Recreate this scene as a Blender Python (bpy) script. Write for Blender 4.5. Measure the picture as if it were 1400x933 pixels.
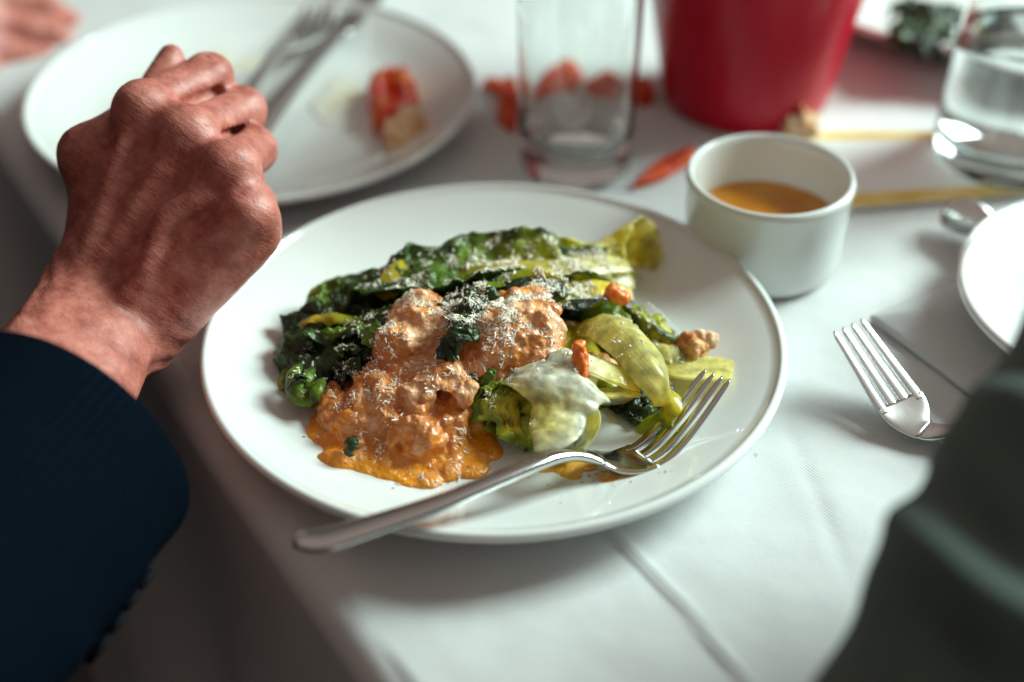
import bpy, bmesh, math, random
import numpy as np
from mathutils import Vector, Matrix
from mathutils.bvhtree import BVHTree

for o in list(bpy.data.objects): bpy.data.objects.remove(o)
scene = bpy.context.scene
COL = scene.collection
rad = math.radians

# ------------------------------------------------------------------ camera
CAM = np.array([0.00826, -0.53002, 0.41852]); PITCH = rad(36.97); FPX = 1944.4
cd = bpy.data.cameras.new('camera'); cam = bpy.data.objects.new('camera', cd); COL.objects.link(cam)
cam.location = CAM; cam.rotation_euler = (rad(90) - PITCH, 0, 0)
cd.lens = 50; cd.sensor_width = 36; cd.clip_start = 0.02; cd.clip_end = 60
cd.dof.use_dof = True; cd.dof.focus_distance = 0.622; cd.dof.aperture_fstop = 2.4; cd.dof.aperture_blades = 9
scene.camera = cam
FW = np.array([0, math.cos(PITCH), -math.sin(PITCH)]); UP = np.array([0, math.sin(PITCH), math.cos(PITCH)])

# ------------------------------------------------------------------ light
world = bpy.data.worlds.new('World'); scene.world = world; world.use_nodes = True
bg = world.node_tree.nodes['Background']
# dim room: pale ceiling overhead fading to dark walls
_n = world.node_tree.nodes; _l = world.node_tree.links
_tc = _n.new('ShaderNodeTexCoord'); _sx = _n.new('ShaderNodeSeparateXYZ'); _mr = _n.new('ShaderNodeMapRange'); _cr = _n.new('ShaderNodeMix'); _cr.data_type = 'RGBA'
_mr.inputs[1].default_value = 0.0; _mr.inputs[2].default_value = 0.95; _mr.interpolation_type = 'SMOOTHSTEP'
_cr.inputs['A'].default_value = (.060, .050, .045, 1); _cr.inputs['B'].default_value = (.335, .275, .24, 1)
_l.new(_tc.outputs['Generated'], _sx.inputs[0]); _l.new(_sx.outputs['Z'], _mr.inputs[0]); _l.new(_mr.outputs[0], _cr.inputs['Factor']); _l.new(_cr.outputs['Result'], bg.inputs[0])
bg.inputs[1].default_value = 1.0
def window_lamp(name, loc, target, sx, sy, power, color):
    l = bpy.data.lights.new(name, 'AREA'); l.shape = 'RECTANGLE'; l.size = sx; l.size_y = sy
    l.energy = power; l.color = color
    o = bpy.data.objects.new(name, l); COL.objects.link(o); o.location = loc
    o.rotation_euler = (Vector(target) - Vector(loc)).to_track_quat('-Z', 'Y').to_euler()
    return o
window_lamp('window_light', (1.80, 0.86, 1.28), (0, 0.03, 0), 0.95, 1.10, 119, (0.78, 1.0, 0.945))
scene.view_settings.view_transform = 'Standard'; scene.view_settings.look = 'None'
scene.view_settings.exposure = 0.0; scene.view_settings.gamma = 1.0

# ------------------------------------------------------------------ helpers
def ray(px, py): return FW + (px - 700) / FPX * np.array([1., 0, 0]) - (py - 466.5) / FPX * UP
def W(px, py, z=0.0):
    d = ray(px, py); return CAM + d * (z - CAM[2]) / d[2]
def D(px, py, depth): return CAM + ray(px, py) * depth
def on_ray(px, py, prev, L, far=True):
    d = ray(px, py); d = d / np.linalg.norm(d); m = prev - CAM; b = m @ d; c = m @ m - L * L; q = b * b - c
    t = b + (1 if far else -1) * math.sqrt(max(q, 0)); return CAM + t * d
def nrm(v):
    v = np.asarray(v, float); return v / (np.linalg.norm(v, axis=-1, keepdims=True) + 1e-12)
def sstep(a, b, x):
    t = np.clip((x - a) / (b - a), 0, 1); return t * t * (3 - 2 * t)

def _hash(ix, iy, iz, s):
    h = (ix * 374761393 + iy * 668265263 + iz * 2147483647 + s * 974634541) & 0xFFFFFFFF
    h = ((h ^ (h >> 13)) * 1274126177) & 0xFFFFFFFF
    return ((h ^ (h >> 16)) & 0xFFFF) / 32767.5 - 1.0
def vnoise(P, scale=1.0, seed=0):
    P = np.asarray(P, float) * scale; i = np.floor(P).astype(np.int64); f = P - i; f = f * f * (3 - 2 * f)
    r = 0
    for dx in (0, 1):
        for dy in (0, 1):
            for dz in (0, 1):
                w = (f[:, 0] if dx else 1 - f[:, 0]) * (f[:, 1] if dy else 1 - f[:, 1]) * (f[:, 2] if dz else 1 - f[:, 2])
                r = r + w * _hash(i[:, 0] + dx, i[:, 1] + dy, i[:, 2] + dz, seed)
    return r
def fbm(P, scale, seed=0, oct=3):
    return sum(vnoise(P, scale * 2.03 ** k, seed + 17 * k) * 0.5 ** k for k in range(oct))

def spline(pts, n):
    pts = np.asarray(pts, float)
    if pts.ndim == 1: pts = pts[:, None]
    m = len(pts); p = np.vstack([2 * pts[0] - pts[1], pts, 2 * pts[-1] - pts[-2]])
    t = np.linspace(0, m - 1, n); i = np.minimum(t.astype(int), m - 2); f = (t - i)[:, None]
    a, b, c, d = p[i], p[i + 1], p[i + 2], p[i + 3]
    return 0.5 * (2 * b + (c - a) * f + (2 * a - 5 * b + 4 * c - d) * f * f + (3 * b - a - 3 * c + d) * f ** 3)

def mesh_obj(name, verts, faces, material, parent=None, smooth=True, col=None, uv=None):
    me = bpy.data.meshes.new(name)
    me.from_pydata([tuple(map(float, v)) for v in verts], [], [tuple(map(int, f)) for f in faces]); me.update()
    bm = bmesh.new(); bm.from_mesh(me); bmesh.ops.recalc_face_normals(bm, faces=bm.faces[:]); bm.to_mesh(me); bm.free()
    if smooth: me.polygons.foreach_set('use_smooth', [True] * len(me.polygons))
    if col is not None:
        a = me.color_attributes.new('Col', 'FLOAT_COLOR', 'POINT')
        c = np.ones((len(verts), 4)); c[:, :3] = col; a.data.foreach_set('color', c.ravel())
    if uv is not None:
        l = me.uv_layers.new(name='UVMap'); idx = np.empty(len(me.loops), int); me.loops.foreach_get('vertex_index', idx)
        l.data.foreach_set('uv', np.asarray(uv, float)[idx].ravel())
    if material: me.materials.append(material)
    o = bpy.data.objects.new(name, me); COL.objects.link(o)
    if parent is not None: o.parent = parent; o.matrix_parent_inverse = Matrix.Translation(-parent.location) if parent.type == 'EMPTY' else Matrix()
    return o
def tag(o, label=None, cat=None, group=None, kind=None):
    if label: o['label'] = label
    if cat: o['category'] = cat
    if group: o['group'] = group
    if kind: o['kind'] = kind
    return o
def thing(name, label, cat, loc, group=None):
    o = bpy.data.objects.new(name, None); COL.objects.link(o); o.location = loc; o.empty_display_size = 0.02
    bpy.context.view_layer.update()
    return tag(o, label, cat, group)

def lathe(name, prof, material, parent=None, center=(0, 0, 0), n=128, closed=False, jitter=0.0):
    prof = np.asarray(prof, float); m = len(prof); c = np.asarray(center, float)
    a = np.linspace(0, 2 * math.pi, n, endpoint=False); V = []
    for r, z in prof: V.append(np.stack([r * np.cos(a), r * np.sin(a), 0 * a + z], 1))
    V = np.concatenate(V) + c; F = []
    for i in range(m - (0 if closed else 1)):
        i2 = (i + 1) % m
        for j in range(n):
            k = (j + 1) % n; F.append((i * n + j, i * n + k, i2 * n + k, i2 * n + j))
    if not closed:
        F.append(tuple(range(n - 1, -1, -1))); F.append(tuple((m - 1) * n + j for j in range(n)))
    return mesh_obj(name, V, F, material, parent)

def grid_faces(nu, nv, wrap=False):
    F = []
    for i in range(nu - 1):
        for j in range(nv - (0 if wrap else 1)):
            k = (j + 1) % nv; F.append((i * nv + j, i * nv + k, (i + 1) * nv + k, (i + 1) * nv + j))
    return F

def loft(spine, sections, cap=True):
    """spine n x 3 with per-ring (across, normal) vectors; sections: list of (m,2) offsets"""
    V = []; m = len(sections[0][2])
    for s, (ac, no, prof) in zip(spine, sections): V.append(s + prof[:, :1] * ac + prof[:, 1:] * no)
    V = np.concatenate(V); n = len(spine); F = grid_faces(n, m, True)
    if cap: F.append(tuple(range(m - 1, -1, -1))); F.append(tuple((n - 1) * m + j for j in range(m)))
    return V, F

# ---- signed distance sculpting (smooth unions meshed with surface nets)
class Sculpt:
    def __init__(s, lo, hi, h):
        s.lo = np.asarray(lo, float); s.h = h; s.n = np.ceil((np.asarray(hi) - s.lo) / h).astype(int) + 1
        s.f = np.full(s.n, 1.0, np.float32)
    def _sub(s, bmin, bmax, pad):
        a = np.clip(np.floor((bmin - pad - s.lo) / s.h).astype(int), 0, s.n - 1); b = np.clip(np.ceil((bmax + pad - s.lo) / s.h).astype(int) + 1, 1, s.n)
        sl = tuple(slice(x, y) for x, y in zip(a, b))
        g = np.meshgrid(*[s.lo[k] + s.h * np.arange(a[k], b[k]) for k in range(3)], indexing='ij')
        return sl, np.stack(g, -1)
    def _join(s, sl, d, k, cut=False):
        A = s.f[sl]
        if cut:
            d = -d; h = np.maximum(k - np.abs(A - d), 0) / k; s.f[sl] = np.maximum(A, d) + h * h * k * .25
        else:
            h = np.maximum(k - np.abs(A - d), 0) / k; s.f[sl] = np.minimum(A, d) - h * h * k * .25
    def cone(s, a, b, r1, r2, k=.006, cut=False):
        a = np.asarray(a, float); b = np.asarray(b, float); r = max(r1, r2)
        sl, P = s._sub(np.minimum(a, b), np.maximum(a, b), r + k + 3 * s.h)
        ba = b - a; t = np.clip(((P - a) @ ba) / (ba @ ba + 1e-12), 0, 1)
        d = np.linalg.norm(P - a - t[..., None] * ba, axis=-1) - (r1 + (r2 - r1) * t); s._join(sl, d.astype(np.float32), k, cut)
    def ball(s, c, rx, ry=None, rz=None, k=.006, cut=False, rot=None):
        c = np.asarray(c, float); R = np.array([rx, ry or rx, rz or ry or rx]); m = R.max()
        sl, P = s._sub(c, c, m + k + 3 * s.h); q = P - c
        if rot is not None: q = q @ np.asarray(rot)
        l = np.linalg.norm(q / R, axis=-1); l2 = np.linalg.norm(q / (R * R), axis=-1) + 1e-9
        d = l * (l - 1) / l2; s._join(sl, d.astype(np.float32), k, cut)
    def mesh(s):
        f = s.f; n = f.shape; cn = tuple(x - 1 for x in n); acc = np.zeros(cn + (3,), np.float32); cnt = np.zeros(cn, np.float32)
        def c(dx, dy, dz): return f[dx:dx + cn[0], dy:dy + cn[1], dz:dz + cn[2]]
        for ax in range(3):
            o = [k for k in range(3) if k != ax]
            for u in (0, 1):
                for v in (0, 1):
                    A = [0, 0, 0]; A[o[0]] = u; A[o[1]] = v; B = list(A); B[ax] = 1
                    fa, fb = c(*A), c(*B); m = (fa < 0) != (fb < 0)
                    t = np.where(m, fa / np.where(m, fa - fb, 1), 0)
                    for k in range(3): acc[..., k] += np.where(m, A[k] + (t if k == ax else 0), 0)
                    cnt += m
        act = cnt > 0; idx = -np.ones(cn, int); idx[act] = np.arange(act.sum())
        base = np.argwhere(act); V = s.lo + s.h * (base + acc[act] / cnt[act][:, None]); F = []
        for ax in range(3):
            o = [k for k in range(3) if k != ax]
            sl = [slice(1, n[k] - 1) for k in range(3)]; sl[ax] = slice(0, n[ax] - 1); s2 = list(sl); s2[ax] = slice(1, n[ax])
            fa = f[tuple(sl)]; fb = f[tuple(s2)]; m = (fa < 0) != (fb < 0); p = np.argwhere(m) + np.array([0 if k == ax else 1 for k in range(3)])
            flip = (fa[m] < 0)
            q = []
            for u, v in ((1, 1), (0, 1), (0, 0), (1, 0)):
                r = p.copy(); r[:, o[0]] -= u; r[:, o[1]] -= v; q.append(idx[r[:, 0], r[:, 1], r[:, 2]])
            q = np.stack(q, 1)
            if ax == 1: flip = ~flip
            q[~flip] = q[~flip][:, ::-1]; F.append(q)
        F = np.concatenate(F); F = F[(F >= 0).all(1)]
        return V, F
def smooth_verts(V, F, it=2, lam=.5):
    E = np.concatenate([F[:, [0, 1]], F[:, [1, 2]], F[:, [2, 3]], F[:, [3, 0]]])
    for _ in range(it):
        S = np.zeros_like(V); N = np.zeros(len(V))
        for a, b in ((0, 1), (1, 0)):
            np.add.at(S, E[:, a], V[E[:, b]]); np.add.at(N, E[:, a], 1)
        V = V + lam * (S / np.maximum(N, 1)[:, None] - V)
    return V
def vert_normals(V, F):
    n = np.cross(V[F[:, 2]] - V[F[:, 0]], V[F[:, 3]] - V[F[:, 1]]); N = np.zeros_like(V)
    for k in range(4): np.add.at(N, F[:, k], n)
    return nrm(N)

# ------------------------------------------------------------------ materials
def new_mat(name):
    m = bpy.data.materials.new(name); m.use_nodes = True; nt = m.node_tree
    return m, nt, nt.nodes['Principled BSDF']
def mat(name, color, rough=.5, metal=0, coat=0, sss=0, sss_r=(.01, .005, .003), spec=.5, trans=0, ior=1.45,
        var=None, bumps=(), sheen=0):
    """var=(colour2, scale, detail, lo, hi); bumps=[(scale, strength, distance, detail)]"""
    m, nt, b = new_mat(name); N = nt.nodes; L = nt.links
    b.inputs['Base Color'].default_value = (*color, 1); b.inputs['Roughness'].default_value = rough; b.inputs['Metallic'].default_value = metal
    b.inputs['Coat Weight'].default_value = coat; b.inputs['Coat Roughness'].default_value = .08
    b.inputs['Subsurface Weight'].default_value = sss; b.inputs['Subsurface Radius'].default_value = sss_r; b.inputs['Subsurface Scale'].default_value = 1.0
    b.inputs['Specular IOR Level'].default_value = spec; b.inputs['Transmission Weight'].default_value = trans; b.inputs['IOR'].default_value = ior
    b.inputs['Sheen Weight'].default_value = sheen
    tc = N.new('ShaderNodeTexCoord')
    if var:
        n = N.new('ShaderNodeTexNoise'); n.inputs['Scale'].default_value = var[1]; n.inputs['Detail'].default_value = var[2]
        r = N.new('ShaderNodeMapRange'); r.inputs[1].default_value = var[3]; r.inputs[2].default_value = var[4]
        x = N.new('ShaderNodeMix'); x.data_type = 'RGBA'; x.inputs['A'].default_value = (*color, 1); x.inputs['B'].default_value = (*var[0], 1)
        L.new(tc.outputs['Object'], n.inputs['Vector']); L.new(n.outputs[0], r.inputs[0]); L.new(r.outputs[0], x.inputs['Factor']); L.new(x.outputs['Result'], b.inputs['Base Color'])
    prev = None
    for sc, st, di, de in bumps:
        n = N.new('ShaderNodeTexNoise'); n.inputs['Scale'].default_value = sc; n.inputs['Detail'].default_value = de
        bp = N.new('ShaderNodeBump'); bp.inputs['Strength'].default_value = st; bp.inputs['Distance'].default_value = di
        L.new(tc.outputs['Object'], n.inputs['Vector']); L.new(n.outputs[0], bp.inputs['Height'])
        if prev: L.new(prev.outputs[0], bp.inputs['Normal'])
        prev = bp
    if prev: L.new(prev.outputs[0], b.inputs['Normal'])
    return m

M_china = mat('white_china', (.77, .78, .76), rough=.07, coat=.5, spec=.6, bumps=[(26, .10, .002, 3)])
M_ramekin = mat('ramekin_china', (.74, .76, .73), rough=.22, coat=.3, bumps=[(14, .06, .003, 2)])
M_steel = mat('stainless_steel', (.62, .61, .60), rough=.14, metal=1, bumps=[(400, .05, .0004, 2)])
M_steel2 = mat('brushed_steel', (.74, .74, .73), rough=.27, metal=1, bumps=[(300, .08, .0004, 2)])
M_red = mat('red_enamel', (.52, .002, .022), rough=.3, coat=.12, spec=.3, bumps=[(30, .08, .002, 2)])
M_glass = mat('clear_glass', (.97, 1, .99), rough=0, trans=1, ior=1.5)
M_water = mat('water', (.97, 1, 1), rough=0, trans=1, ior=1.33)
M_floor = mat('dark_floor', (.035, .028, .026), rough=.6, var=((.06, .05, .045), 6, 4, .35, .65))
M_card = mat('white_card', (.78, .78, .76), rough=.6)
M_yellow = mat('yellow_print', (.72, .48, .10), rough=.6, var=((.80, .60, .20), 60, 3, .4, .6))
M_orange = mat('orange_scrap', (.80, .10, .010), rough=.4, var=((.58, .03, .005), 90, 4, .35, .65), bumps=[(260, .5, .002, 4)])
M_tomato = mat('tomato_flesh', (.72, .035, .004), rough=.25, sss=.1, coat=.2, var=((.88, .22, .01), 55, 3, .5, .62), bumps=[(120, .3, .002, 3)])
M_bread = mat('pale_crumb', (.78, .56, .36), rough=.75, sss=.1, var=((.70, .34, .14), 120, 4, .45, .65), bumps=[(350, .8, .002, 5)])
M_crouton = mat('toasted_crumb', (.74, .42, .17), rough=.6, sss=.1, var=((.52, .17, .04), 160, 4, .45, .62), bumps=[(420, .9, .002, 5)])
M_carrot = mat('orange_chip', (.80, .24, .03), rough=.35, sss=.25, var=((.70, .12, .015), 200, 3, .4, .65), bumps=[(500, .5, .001, 3)])
M_cheese = mat('grated_cheese', (.94, .87, .74), rough=.6)
M_oil = mat('orange_oil', (.76, .40, .05), rough=.06, coat=.6, sss=.1, var=((.66, .24, .03), 90, 3, .4, .65))
M_dip = mat('amber_dip', (.60, .23, .008), rough=.07, coat=.4, var=((.48, .15, .004), 40, 3, .4, .65))
M_stain = mat('oil_stain', (.76, .71, .50), rough=.15, var=((.79, .78, .72), 60, 3, .4, .6))
M_button = mat('dark_button', (.004, .005, .008), rough=.7, spec=.1)

# linen: woven relief along two directions
def fabric_mat(name, color, scale, strength, rough=.85, dist=.0006, col2=None, sheen=.0, big=None, spec=.25):
    m, nt, b = new_mat(name); N = nt.nodes; L = nt.links
    b.inputs['Base Color'].default_value = (*color, 1); b.inputs['Roughness'].default_value = rough; b.inputs['Sheen Weight'].default_value = sheen
    b.inputs['Specular IOR Level'].default_value = spec
    tc = N.new('ShaderNodeTexCoord'); hs = []
    for d in ('X', 'Y'):
        w = N.new('ShaderNodeTexWave'); w.bands_direction = d; w.inputs['Scale'].default_value = scale; w.inputs['Distortion'].default_value = 1.2; w.inputs['Detail'].default_value = 2
        w.inputs['Detail Scale'].default_value = 3; L.new(tc.outputs['UV'], w.inputs['Vector']); hs.append(w)
    ad = N.new('ShaderNodeMath'); ad.operation = 'ADD'; L.new(hs[0].outputs['Fac'], ad.inputs[0]); L.new(hs[1].outputs['Fac'], ad.inputs[1])
    bp = N.new('ShaderNodeBump'); bp.inputs['Strength'].default_value = strength; bp.inputs['Distance'].default_value = dist
    L.new(ad.outputs[0], bp.inputs['Height'])
    n = N.new('ShaderNodeTexNoise'); n.inputs['Scale'].default_value = big or 18; n.inputs['Detail'].default_value = 5; L.new(tc.outputs['Object'], n.inputs['Vector'])
    b2 = N.new('ShaderNodeBump'); b2.inputs['Strength'].default_value = .25; b2.inputs['Distance'].default_value = .004
    L.new(n.outputs[0], b2.inputs['Height']); L.new(bp.outputs[0], b2.inputs['Normal']); L.new(b2.outputs[0], b.inputs['Normal'])
    if col2:
        x = N.new('ShaderNodeMix'); x.data_type = 'RGBA'; x.inputs['A'].default_value = (*color, 1); x.inputs['B'].default_value = (*col2, 1)
        mr = N.new('ShaderNodeMapRange'); mr.inputs[1].default_value = .5; mr.inputs[2].default_value = 1.6; L.new(ad.outputs[0], mr.inputs[0]); L.new(mr.outputs[0], x.inputs['Factor']); L.new(x.outputs['Result'], b.inputs['Base Color'])
    return m
M_linen = fabric_mat('white_linen', (.645, .645, .645), 240, .16, dist=.0007)
M_napkin = fabric_mat('napkin_linen', (.62, .62, .62), 420, .35)
M_navy = fabric_mat('navy_wool', (.0015, .0045, .009), 180, .9, dist=.0010, col2=(.0032, .0090, .0185), spec=.03)
M_green = fabric_mat('green_cotton', (.082, .112, .098), 300, .4, col2=(.100, .136, .120), sheen=.1, big=30, spec=.1)

def leaf_material():
    m, nt, b = new_mat('lettuce_leaf'); N = nt.nodes; L = nt.links
    at = N.new('ShaderNodeAttribute'); at.attribute_name = 'Col'; tc = N.new('ShaderNodeTexCoord')
    n = N.new('ShaderNodeTexNoise'); n.inputs['Scale'].default_value = 170; n.inputs['Detail'].default_value = 4; L.new(tc.outputs['Object'], n.inputs['Vector'])
    mr = N.new('ShaderNodeMapRange'); mr.inputs[1].default_value = .3; mr.inputs[2].default_value = .7; mr.inputs[3].default_value = .6; mr.inputs[4].default_value = 1.25; L.new(n.outputs[0], mr.inputs[0])
    mu = N.new('ShaderNodeMix'); mu.data_type = 'RGBA'; mu.blend_type = 'MULTIPLY'; mu.inputs['Factor'].default_value = 1
    L.new(at.outputs['Color'], mu.inputs['A']); L.new(mr.outputs[0], mu.inputs['B']); L.new(mu.outputs['Result'], b.inputs['Base Color'])
    b.inputs['Roughness'].default_value = .36; b.inputs['Coat Weight'].default_value = .22; b.inputs['Coat Roughness'].default_value = .15
    b.inputs['Subsurface Weight'].default_value = .15; b.inputs['Subsurface Radius'].default_value = (.003, .004, .001); b.inputs['Subsurface Scale'].default_value = 1
    w = N.new('ShaderNodeTexWave'); w.bands_direction = 'Y'; w.inputs['Scale'].default_value = 2.2; w.inputs['Distortion'].default_value = 5; w.inputs['Detail'].default_value = 4; L.new(tc.outputs['UV'], w.inputs['Vector'])
    b1 = N.new('ShaderNodeBump'); b1.inputs['Strength'].default_value = .07; b1.inputs['Distance'].default_value = .0008; L.new(w.outputs['Fac'], b1.inputs['Height'])
    n2 = N.new('ShaderNodeTexNoise'); n2.inputs['Scale'].default_value = 300; n2.inputs['Detail'].default_value = 3; L.new(tc.outputs['Object'], n2.inputs['Vector'])
    b2 = N.new('ShaderNodeBump'); b2.inputs['Strength'].default_value = .6; b2.inputs['Distance'].default_value = .0022; L.new(n2.outputs[0], b2.inputs['Height']); L.new(b1.outputs[0], b2.inputs['Normal'])
    bw = N.new('ShaderNodeRGBToBW'); L.new(at.outputs['Color'], bw.inputs[0]); m2 = N.new('ShaderNodeMapRange'); m2.inputs[1].default_value = .1; m2.inputs[2].default_value = .6; m2.inputs[3].default_value = .85; m2.inputs[4].default_value = .10
    L.new(bw.outputs[0], m2.inputs[0]); L.new(m2.outputs[0], b2.inputs['Strength'])
    m3 = N.new('ShaderNodeMapRange'); m3.inputs[1].default_value = .02; m3.inputs[2].default_value = .6; m3.inputs[3].default_value = .42; m3.inputs[4].default_value = .24; L.new(bw.outputs[0], m3.inputs[0]); L.new(m3.outputs[0], b.inputs['Roughness'])
    L.new(b2.outputs[0], b.inputs['Normal'])
    tr = N.new('ShaderNodeBsdfTranslucent'); L.new(mu.outputs['Result'], tr.inputs['Color']); mx = N.new('ShaderNodeMixShader'); mx.inputs[0].default_value = .34
    m4 = N.new('ShaderNodeMapRange'); m4.inputs[1].default_value = .05; m4.inputs[2].default_value = .7; m4.inputs[3].default_value = .25; m4.inputs[4].default_value = .5; L.new(bw.outputs[0], m4.inputs[0]); L.new(m4.outputs[0], mx.inputs[0])
    L.new(b.outputs[0], mx.inputs[1]); L.new(tr.outputs[0], mx.inputs[2]); L.new(mx.outputs[0], N['Material Output'].inputs['Surface'])
    return m
M_leaf = leaf_material()

def sauce_material():
    m, nt, b = new_mat('creamy_sauce'); N = nt.nodes; L = nt.links
    at = N.new('ShaderNodeAttribute'); at.attribute_name = 'Col'; tc = N.new('ShaderNodeTexCoord')
    v = N.new('ShaderNodeTexNoise'); v.inputs['Scale'].default_value = 620; v.inputs['Detail'].default_value = 3; L.new(tc.outputs['Object'], v.inputs['Vector'])
    mr = N.new('ShaderNodeMapRange'); mr.inputs[1].default_value = .66; mr.inputs[2].default_value = .74; L.new(v.outputs[0], mr.inputs[0])
    x = N.new('ShaderNodeMix'); x.data_type = 'RGBA'; x.inputs['B'].default_value = (.16, .03, .008, 1); L.new(mr.outputs[0], x.inputs['Factor']); L.new(at.outputs['Color'], x.inputs['A']); L.new(x.outputs['Result'], b.inputs['Base Color'])
    b.inputs['Roughness'].default_value = .25; b.inputs['Coat Weight'].default_value = .35; b.inputs['Coat Roughness'].default_value = .1
    b.inputs['Subsurface Weight'].default_value = .1; b.inputs['Subsurface Radius'].default_value = (.003, .0012, .0006); b.inputs['Subsurface Scale'].default_value = 1
    n2 = N.new('ShaderNodeTexNoise'); n2.inputs['Scale'].default_value = 420; n2.inputs['Detail'].default_value = 6; L.new(tc.outputs['Object'], n2.inputs['Vector'])
    b2 = N.new('ShaderNodeBump'); b2.inputs['Strength'].default_value = .5; b2.inputs['Distance'].default_value = .0022; L.new(n2.outputs[0], b2.inputs['Height']); L.new(b2.outputs[0], b.inputs['Normal'])
    return m
M_sauce = sauce_material()

def skin_material():
    m, nt, b = new_mat('ruddy_skin'); N = nt.nodes; L = nt.links; tc = N.new('ShaderNodeTexCoord')
    n = N.new('ShaderNodeTexNoise'); n.inputs['Scale'].default_value = 70; n.inputs['Detail'].default_value = 8; n.inputs['Roughness'].default_value = .72; L.new(tc.outputs['Object'], n.inputs['Vector'])
    cr = N.new('ShaderNodeValToRGB'); R_ = cr.color_ramp; R_.elements[0].position = .27; R_.elements[0].color = (.21, .036, .024, 1); R_.elements[1].position = .74; R_.elements[1].color = (.64, .270, .215, 1)
    e_ = R_.elements.new(.5); e_.color = (.46, .135, .100, 1)
    L.new(n.outputs[0], cr.inputs[0]); L.new(cr.outputs[0], b.inputs['Base Color'])
    b.inputs['Roughness'].default_value = .5; b.inputs['Subsurface Weight'].default_value = .12; b.inputs['Subsurface Radius'].default_value = (.006, .002, .001); b.inputs['Subsurface Scale'].default_value = 1
    at = N.new('ShaderNodeAttribute'); at.attribute_name = 'Col'; prev = None     # Col = position along (x) and across (y) the arm
    mp = N.new('ShaderNodeMapping'); mp.inputs['Scale'].default_value = (330, 75, 90); L.new(at.outputs['Vector'], mp.inputs['Vector'])
    a = N.new('ShaderNodeTexNoise'); a.inputs['Scale'].default_value = 1.6; a.inputs['Detail'].default_value = 4; a.inputs['Distortion'].default_value = .6; L.new(mp.outputs[0], a.inputs['Vector'])
    b1 = N.new('ShaderNodeBump'); b1.inputs['Strength'].default_value = .5; b1.inputs['Distance'].default_value = .0008; L.new(a.outputs[0], b1.inputs['Height'])
    c = N.new('ShaderNodeTexVoronoi'); c.inputs['Scale'].default_value = 900; L.new(tc.outputs['Object'], c.inputs['Vector'])
    b2 = N.new('ShaderNodeBump'); b2.inputs['Strength'].default_value = .2; b2.inputs['Distance'].default_value = .0004; L.new(c.outputs['Distance'], b2.inputs['Height']); L.new(b1.outputs[0], b2.inputs['Normal'])
    L.new(b2.outputs[0], b.inputs['Normal'])
    return m
M_skin = skin_material()

# ------------------------------------------------------------------ setting: floor and clothed table
def plane(name, x0, x1, y0, y1, z, m):
    return mesh_obj(name, [(x0, y0, z), (x1, y0, z), (x1, y1, z), (x0, y1, z)], [(0, 1, 2, 3)], m, smooth=False)
tag(plane('floor', -4, 4, -4, 4, -.74, M_floor), kind='structure')

EDGE_N = nrm(np.array([-.845, -.534, 0])); EDGE_T = np.array([-EDGE_N[1], EDGE_N[0], 0]); EDGE_D = .137   # table edge: p.N = EDGE_D
c0, c1 = W(830, 722), W(1022, 933); cdir = nrm(c1 - c0); cnor = np.array([-cdir[1], cdir[0], 0])
def tablecloth():
    R = .014; us = []          # profile from far side of the table to the hem of the drop: (distance along N, z)
    us += [(x, 0.) for x in np.concatenate([np.linspace(-1.3, -.62, 18), np.linspace(-.60, EDGE_D - R - .003, 260)])]
    us += [(EDGE_D - R + R * math.sin(a), -R + R * math.cos(a)) for a in np.linspace(0, math.pi / 2, 12)]
    us += [(EDGE_D, z) for z in np.linspace(-R - .006, -.42, 50)]
    us = np.array(us); t = np.concatenate([np.linspace(-1.2, -.4, 25), np.linspace(-.39, .55, 300), np.linspace(.58, 1.2, 20)])
    U, T = np.meshgrid(us[:, 0], t, indexing='ij'); Z = np.repeat(us[:, 1][:, None], len(t), 1)
    P = U[..., None] * EDGE_N + T[..., None] * EDGE_T; P[..., 2] = Z; P = P.reshape(-1, 3); z0 = Z.ravel()
    flat = (z0 > -.0001); und = fbm(P * np.array([1, 1, 0]), 9, 5, 3) * .0018 + fbm(P * np.array([1, 1, 0]), 34, 8, 3) * .0005
    d = (P - c0) @ cnor; al = (P - c0) @ cdir; wob = .0016 * np.sin(al * 40)
    fold = .0015 * np.exp(-((d - wob) / .0016) ** 2) + .0013 * sstep(-.003, .003, d - wob) * np.exp(-np.maximum(d, 0) / .05)
    fold *= sstep(-.12, .0, al)
    wr = W(1120, 690); wdir = nrm(W(1140, 740) - wr); dd = (P - wr) @ np.array([-wdir[1], wdir[0], 0]); aa = (P - wr) @ wdir
    fold += -.0007 * np.exp(-(dd / .003) ** 2) * np.exp(-(aa / .05) ** 2)
    P[:, 2] += np.where(flat, und + fold, 0)
    hang = sstep(-.02, -.30, z0)[:, None]; s = T.ravel()
    P += EDGE_N * (hang[:, 0] * (.016 * np.sin(s * 22 + .5 * np.sin(s * 9)) + .012 * np.sin(s * 47 + 1) * hang[:, 0] + .02))[:, None]
    nu, nt_ = U.shape; L = np.concatenate([[0], np.cumsum(np.hypot(*np.diff(us, axis=0).T))])
    uv = np.stack([np.repeat(L, nt_), s], 1)
    F = [f[::-1] for f in grid_faces(nu, nt_)]
    o = mesh_obj('tablecloth', P, F, M_linen, uv=uv)
    return tag(o, 'white linen tablecloth with a pressed fold, draped over the table edge', 'tablecloth')
tablecloth()

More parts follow.
